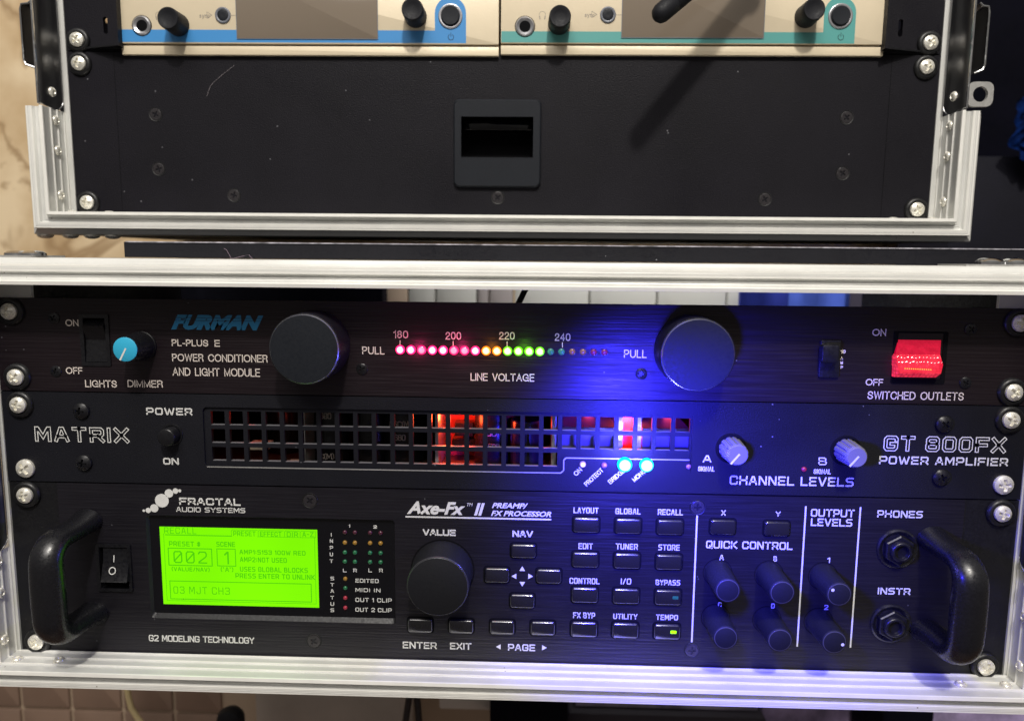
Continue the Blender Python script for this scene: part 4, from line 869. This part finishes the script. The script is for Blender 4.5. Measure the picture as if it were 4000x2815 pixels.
PY = -3.5
def receiver(label, x0, x1, stripe_m, els, disp, sx):
    t = Thing('wireless_receiver', label, 'wireless receiver', (els['mid'], 0, 90), UP, 'half width wireless receivers')
    A, B, C, D = rect(x0, 20, x1, 99, PY, UP)
    B -= .15
    t.part('faceplate', MB().rprism(A, B, C, C + 48, .5, 2, PY, .35), M['cream'])
    b = MB(); q0, q1 = at(x0, 103, PY + 1.5, UP).z, at(x0, 122, PY + 1.5, UP).z
    t.part('chassis_lip', MB().rprism(A, B, q1 - .2, q0, .2, 4, PY + 1.0, .2), M['cream'])
    b.box(A + 1, B - 1, 4, 130, q1, C + 46); t.part('chassis', b, M['board'])
    lc = lambda bx: rect(*bx, PY, UP)
    a, b_, c_, d_ = lc((sx[0], sx[2], sx[1], sx[3])); sb = lc((sx[4], 0, sx[1], sx[3]))[0]; pc = at(*els['power'], PY, UP)
    rr = (b_ - sb) / 2; xc = (b_ + sb) / 2
    loop = [(a, c_), (b_, c_), (b_, pc.z)] + [(xc + rr * cos(radians(g)), pc.z + 1.5 + rr * sin(radians(g))) for g in range(0, 181, 12)] + [(sb, pc.z), (sb, d_), (a, d_)]
    t.part('stripe', MB().plate([loop], PY - .06, PY), M[stripe_m])
    a, b_, c_, d_ = lc(disp)
    o = t.part('display', MB().rprism(a, b_, c_, c_ + 36, .8, PY + 1, PY - .5, .3), M['display'])
    t.part('display_edge', MB().ribbon([(a, c_ + 30), (a, c_), (b_, c_), (b_, c_ + 30)], .35, PY - .53), M['grey_ring'], parent=o, smooth=0)
    p = at(*els['jack'], PY, UP)
    o = t.part('headphone_jack', MB().lathe([(5.2, PY), (5.1, PY - .5), (4.4, PY - .9), (3.9, PY - .6), (3.0, PY - .1)], n=36, cap1=False), M['silver_ring'], loc=(p.x, 0, p.z), smooth=60)
    t.part('ring', MB().lathe([(5.5, PY), (5.4, PY - .3), (5.0, PY - .35)], n=36, cap1=False), M['black'], parent=o, loc=(p.x, 0, p.z))
    t.part('socket', MB().disc(0, 0, 3.4, PY - .12, 28), M['black'], parent=o, loc=(p.x, 0, p.z))
    for nm in ('knob1', 'knob2'):
        p = at(*els[nm], PY - 13, UP); r = 5.7
        t.part('knob', MB().lathe([(r + .3, PY), (r + .1, PY - 8), (r, PY - 12.2), (r - .4, PY - 12.9), (r - .9, PY - 12.9), (r * .6, PY - 12.3), (r * .25, PY - 12.0)], n=48), M['rubber'], loc=(p.x, 0, p.z))
    for nm, r1, r2, hh in (('sync', 4.3, 2.9, .8), ('power', 6.6, 5.0, 1.8)):
        p = at(*els[nm], PY, UP)
        o = t.part('button_ring', MB().lathe([(r1, PY), (r1 - .1, PY - .6), (r1 - .6, PY - .8), (r2 + .1, PY - .5)], n=40, cap1=False), M['grey_ring'] if nm == 'sync' else M['silver_ring'], loc=(p.x, 0, p.z), smooth=60)
        t.part('button', MB().lathe([(r2, PY), (r2, PY - hh * .8), (r2 - .4, PY - hh), (r2 * .3, PY - hh + .15)], n=36), M['slate'], parent=o, loc=(p.x, 0, p.z))
    bx = els['text']; t.part('lettering', sans_text('sync', rect(*bx, PY, UP), .3, PY - .07), M['grey_print'], smooth=0)
    m = MB(); p = at(bx[2] - 1, (bx[1] + bx[3]) / 2 - 1, PY, UP); m.ribbon([(p.x - 1.2, p.z + 1.6), (p.x + 1.5, p.z), (p.x - 1.2, p.z - 1.6)], .25, PY - .07, True)
    p = at(els['sync'][0], els['sync'][1], PY, UP); dx = rect(*disp, PY, UP)[0]; m.ribbon([(p.x + 4.5, p.z), (dx - .3, p.z)], .22, PY - .07)
    t.part('print_marks', m, M['grey_print'], smooth=0)
    p = at(els['power'][0] + 1, els['power'][1] + 47, PY, UP); m = MB()
    m.ribbon([(p.x + 1.5 * cos(radians(g)), p.z + 1.5 * sin(radians(g))) for g in range(125, 416, 18)], .28, PY - .12); m.ribbon([(p.x, p.z + 2.2), (p.x, p.z + .4)], .28, PY - .12)
    t.part('power_symbol', m, M['slate'], smooth=0)
    if els.get('phones'):
        p = at(*els['phones'], PY, UP); m = MB(); m.ribbon([(p.x + 1.7 * cos(radians(g)), p.z + 1.7 * sin(radians(g)) + .3) for g in range(-30, 211, 20)], .2, PY - .07)
        for k in (-1, 1): m.ribbon([(p.x + k * 1.5, p.z - .6), (p.x + k * 1.3, p.z - 1.8)], .5, PY - .07)
        t.part('headphone_symbol', m, M['grey_print'], smooth=0)
receiver('cream receiver with the bright blue stripe, on the left', 268, 1119, 'blue_stripe', dict(mid=-105, jack=(318, 58), knob1=(375, 40), knob2=(924, 20), sync=(500, 35), power=(1010, 37), text=(447, 30, 470, 41), phones=(356, 36)), (531, 20, 847, 88), (268, 1045, 68, 96, 975))
receiver('cream receiver with the teal stripe, on the right', 1123, 1987, 'teal_stripe', dict(mid=105, jack=(1177, 60), knob1=(1256, 36), knob2=(1827, 20), sync=(1363, 34), power=(1884, 37), text=(1311, 29, 1333, 39), phones=(1216, 35)), (1394, 20, 1713, 86), (1124, 1916, 72, 97, 1847))
# antenna hanging over the teal receiver's display
tip = at(1468, 42, -52, UP); far = at(1720, -170, -30, UP); d = (far - tip).normalized(); L = (far - tip).length
t = Thing('antenna', 'black rod antenna reaching down in front of the right display', 'antenna', tuple(far), UP)
pp = [tip + d * s_ for s_ in (0, .6, 2, 4.2, 12, 12.2, 12.9, 13.1, L)]; t.part('rod', MB().tube([tuple(p) for p in pp], [.6, 2.4, 3.9, 4.6, 4.7, 4.55, 4.55, 4.7, 5.0], 28), M['rubber'], smooth=60)
t.part('base_joint', MB().lathe([(6, 0), (6, -10), (5, -12)], n=24), M['plastic'], loc=tuple(far + Vector((0, 6, 0))))

# ------------------------------------------------------------------ between and behind the cases
t = Thing('shelf_board', 'black laminate board lying on the lower case under the upper one', 'board', (0, 60, 197.2))
x0 = ax_(279, 565, 14)
b = MB(); b.box(x0, 262, 14, 215, 197.1, 204.4); t.part('board', b, M['board'])
m = MB(); m.box(x0 + 1, 255, 13.6, 14.3, 204.2, 204.75); t.part('edge_band', m, mat('board_edge_highlight', (.30, .29, .33), .5, 0, .4, 700, None, .6, 200))  # pale strip holding the highlight along the board's top edge
for i, pts in enumerate((((502, 557), (508, 560), (511, 566), (519, 580)), ((508, 583), (520, 580), (545, 574), (558, 571), (566, 580)), )):
    one('lint_strand', ('thin curl of lint on the black board edge' if i == 0 else 'long crossing thread of lint on the black board edge'), 'lint', MB().tube([tuple(at(x, y, 13)) for x, y in pts], [.09] * len(pts), 5), mat('grey_lint', (.30, .22, .28), .7))
# washers under the upper case and butterfly plates on the lower
for i, (px, py) in enumerate(((112, 532), (168, 534), (216, 537), (262, 533))):
    p = at(px, py, -4, UP)
    one('under_bolt', 'steel bolt head under the upper case, number %s from the left wall side' % ('one two three four'.split()[i]) if 0 else ('flat', 'second', 'third, more open', 'rightmost')[i] + ' bolt head under the lower left corner of the upper case', 'bolt',
        MB().tube([(0, 0, 1.5), (0, 0, .3), (0, 0, -.6), (0, 0, -1.2)], [4.2, 4.2, 3.4, 1.5], 24), M['screw'], (p.x, -8, -12.4), UP, 'bolts under the upper case')
t = Thing('corner_plate', 'riveted steel plate on top of the lower case at its left', 'corner plate', (-230, -2, 197), LOW, 'corner plates on the lower case')
xq = ax_(92, 573, -6); b = MB(); b.box(-262, xq, -12, 12, 196.7, 197.6); t.part('plate', b, M['alu_dull'])
for px in (38, 76): p = at(px, 568, -6); t.part('rivet', MB().tube([(p.x, -6, 197.4), (p.x, -6, 198.6), (p.x, -6, 199.5), (p.x, -6, 199.8)], [5.2, 5, 3.6, 1.2], 24), M['chrome'])
t = Thing('corner_plate', 'riveted steel plate on top of the lower case at its right', 'corner plate', (230, -2, 197), LOW, 'corner plates on the lower case')
xq = ax_(2150, 590, -6); b = MB(); b.box(xq, 262, -12, 12, 196.7, 197.5); t.part('plate', b, M['alu_dull'])
for px in (2219, 2276): p = at(px, 585, -6); t.part('rivet', MB().tube([(p.x, -6, 197.4), (p.x, -6, 198.8), (p.x, -6, 200.0), (p.x, -6, 200.5)], [5.8, 5.6, 4.2, 1.5], 24), M['chrome'])

# wall on the left, dark furniture behind on the right
WY = 420
b = MB(); b.box(-1500, 1500, WY, WY + 60, -600, 1500); one('wall', 'ochre plaster wall behind the cases', None, b, M['wall'], kind='structure')
M['night'] = mat('black_cabinet_paint', (.002, .002, .006), .6, 0, .3, 300, None, .2, 20, spec=.08)
b = MB(); xa = ax_(385, 540, 395); b.rprism(xa, 900, 215, 900, 4, 415, 395, 2); one('speaker_cabinet', 'large black cabinet standing behind the upper case', 'cabinet', b, M['night'])
b = MB(); xa = ax_(2130, 500, 300); b.rprism(xa, 900, 120, at(2250, 350, 300).z, 3, 390, 300, 1); one('equipment_lid', 'flat black lid to the right behind the cases', 'lid', b, mat('black_lid_vinyl', (.005, .005, .010), .6, 0, .4, 500, None, .2, 20, spec=.15))
# blue cloth at the right edge
m = MB(); n = 60; c = at(2345, 292, 290)
vs, fs = [], []
for i in range(n):
    for j in range(n):
        u, v = i / (n - 1), j / (n - 1); a = pi * (.5 + v)
        e_ = 1 + .07 * sin(v * 23) + .05 * sin(v * 41 + 2)
        vs.append((c.x + 32 * cos(a) * e_ * (1 - u * .0) + 60 * u, 290 - 10 * sin(pi * v) + 2.2 * sin(u * 31 + v * 18) * cos(v * 37) + 1.2 * sin(v * 61 + u * 50) + random.uniform(-.35, .35), c.z + 34 * sin(a) * e_ + 2 * sin(u * 17)))
for i in range(n - 1):
    for j in range(n - 1): fs.append((i * n + j, i * n + j + 1, (i + 1) * n + j + 1, (i + 1) * n + j))
m.add(vs, fs); one('blue_cloth', 'crumpled blue cloth at the right edge behind the upper case', 'cloth', m, mat('blue_cloth', (.0012, .008, .05), .95, 0, 1.0, 350, None, .8, 150, spec=.05), smooth=80)
b = MB(); b.rprism(ax_(-30, 665, 300), ax_(858, 665, 300), 60, 184, 1, 320, 300, 1); one('dark_gap_box', 'added dark box keeping the gap behind the left half of the lower case black', 'case', b, M['night'])  # added dark box that turns the left of the gap black
b = MB(); b.rprism(ax_(1908, 665, 295), ax_(2400, 665, 295), 60, 184, 1, 298, 295, 1); one('grey_bag', 'dull violet bag behind the right end of the gap above the top unit', 'bag', b, mat('dull_violet_cloth', (.03, .025, .05), .8))
# white radiator seen through the lower case
t = Thing('radiator', 'white panelled radiator seen through the gap above the top unit', 'radiator', (120, 405, 60))
ry0 = 330
for xa, xb, mm in ((862, 914, 'beigep'), (916, 975, 'whitep'), (978, 1068, 'whitep'), (1071, 1095, 'greyp'), (1098, 1150, 'greyp'), (1154, 1320, 'whitep'), (1323, 1472, 'whitep'), (1475, 1628, 'whitep'), (1631, 1658, 'whitep')):
    if mm not in M:
        M[mm] = mat(mm + '_enamel', dict(beigep=(.75, .58, .45), whitep=(.8, .8, .76), greyp=(.5, .45, .45))[mm], .5)
    b = MB(); b.rprism(ax_(xa, 667, ry0), ax_(xb, 668, ry0), 60, 186, 1, ry0 + 20, ry0, 1); t.part('panel', b, M[mm])
lamp('radiator_fill', 'AREA', (110, 262, 330), 1.1, (1, .97, .92), .3, (110, 330, 150))  # added fill behind the rack to brighten the radiator, no real lamp
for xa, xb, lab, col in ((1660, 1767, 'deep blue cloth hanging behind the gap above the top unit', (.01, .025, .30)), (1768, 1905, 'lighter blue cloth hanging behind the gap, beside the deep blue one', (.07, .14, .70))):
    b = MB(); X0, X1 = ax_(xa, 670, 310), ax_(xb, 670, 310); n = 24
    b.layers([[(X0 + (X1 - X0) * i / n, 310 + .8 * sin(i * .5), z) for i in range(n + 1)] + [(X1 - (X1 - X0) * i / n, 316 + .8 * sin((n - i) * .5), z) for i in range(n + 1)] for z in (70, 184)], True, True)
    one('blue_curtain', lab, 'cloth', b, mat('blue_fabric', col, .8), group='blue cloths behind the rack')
a, b_ = at(1158, 690, 60), at(1175, 655, 60); one('cable', 'dark cable crossing the gap in front of the white radiator', 'cable', MB().tube([tuple(a + (a - b_)), tuple(a), tuple(b_), tuple(b_ + (b_ - a))], [1.6] * 4, 10), M['plastic'])

# floor level below the lower case
M['tile'] = mat('beige_tile', (.19, .125, .09), .5, 0, .15, 60, None, .12, 12)
M['grout'] = mat('pale_grout', (.36, .27, .19), .8)
t = Thing('tiled_wall', 'beige tiled wall below the lower case', 'tiled wall', (0, 300, -300))
b = MB(); b.box(-700, 700, 303, 330, -420, -20); t.part('grout_bed', b, M['grout'])
gx = [ax_(x, 1590, 300) for x in (-175, -60, 48, 160, 275, 390, 500)]
zr = at(100, 1588, 300).z
for i in range(len(gx) - 1):
    for z0, z1 in ((zr + 1.5, zr + 62), (zr - 62, zr - 1.5)):
        t.part('tile', MB().rprism(gx[i] + 1.6, gx[i + 1] - 1.6, z0, z1, 1, 304, 300, .8), M['tile'])
b = MB(); b.box(-900, 900, -300, 302, -440, -420); one('floor', 'brown floor below the stacked cases', None, b, mat('brown_floor', (.12, .07, .05), .5, 0, .2, 80, None, .2, 10), kind='structure')
def bgbox(name, lab, cat, x0, x1, y0, y1, yd, dep, m, r=2): 
    A, B, C, D = rect(x0, y0, x1, y1, yd); one(name, lab, cat, MB().rprism(A, B, C, D, r, yd + dep, yd, 1), m)
bgbox('storage_box', 'pale grey box below the lower case, left of the black stand', 'box', 575, 900, 1540, 1720, 240, 60, mat('pale_grey_box', (.42, .36, .31), .6, 0, 0, 900, None, .1, 15))
bgbox('white_panel', 'off white panel below the lower case, right of the black stand', 'panel', 985, 1105, 1540, 1590, 200, 30, mat('off_white_panel', (.6, .55, .5), .5))
bgbox('dark_case', 'black case below the lower case under the middle', 'case', 1098, 1272, 1540, 1720, 180, 60, M['night'], 6)
bgbox('grey_crate', 'grey violet crate below the lower case, right of the black one', 'crate', 1290, 1700, 1550, 1603, 220, 60, mat('violet_grey_crate', (.55, .48, .62), .6, 0, 0, 900, None, .5, 25))
bgbox('violet_blanket', 'mottled violet blanket below the lower case at the right', 'blanket', 1705, 2400, 1560, 1760, 225, 60, mat('violet_blanket', (.30, .24, .42), .9, 0, .5, 200, None, .7, 18), 6)
bgbox('black_box', 'small black box below the lower case near the right', 'box', 1975, 2090, 1585, 1720, 170, 50, M['night'])
bgbox('bench', 'dark bench below the lower case at the right', 'bench', 1270, 1715, 1603, 1760, 210, 60, mat('dark_bench', (.03, .025, .04), .6), 3)
t = Thing('tripod_stand', 'black splayed stand legs below the lower case', 'stand', tuple(at(925, 1660, 150)))
for q in ((922, 1530, 900, 1680), (932, 1530, 945, 1680)): t.part('leg', MB().tube([tuple(at(q[0], q[1], 150)), tuple(at(q[2], q[3], 150))], [2.4, 2.4], 12), M['plastic'])
p = at(518, 1612, 190); one('round_knob', 'round black rubber knob below the lower case by the tiles', 'knob', MB().lathe([(4, 8), (9, 5), (11, 0), (9.5, -5), (5, -8)], n=32), M['rubber'], tuple(p))
cb = [tuple(at(x, y, 180)) for x, y in ((284, 1535), (288, 1560), (294, 1585), (306, 1605), (325, 1630), (360, 1660))]
one('cream_cable', 'cream cable curving down in front of the beige tiles', 'cable', MB().tube(cb, [2.2] * 6, 12), mat('cream_cable', (.6, .48, .25), .5))
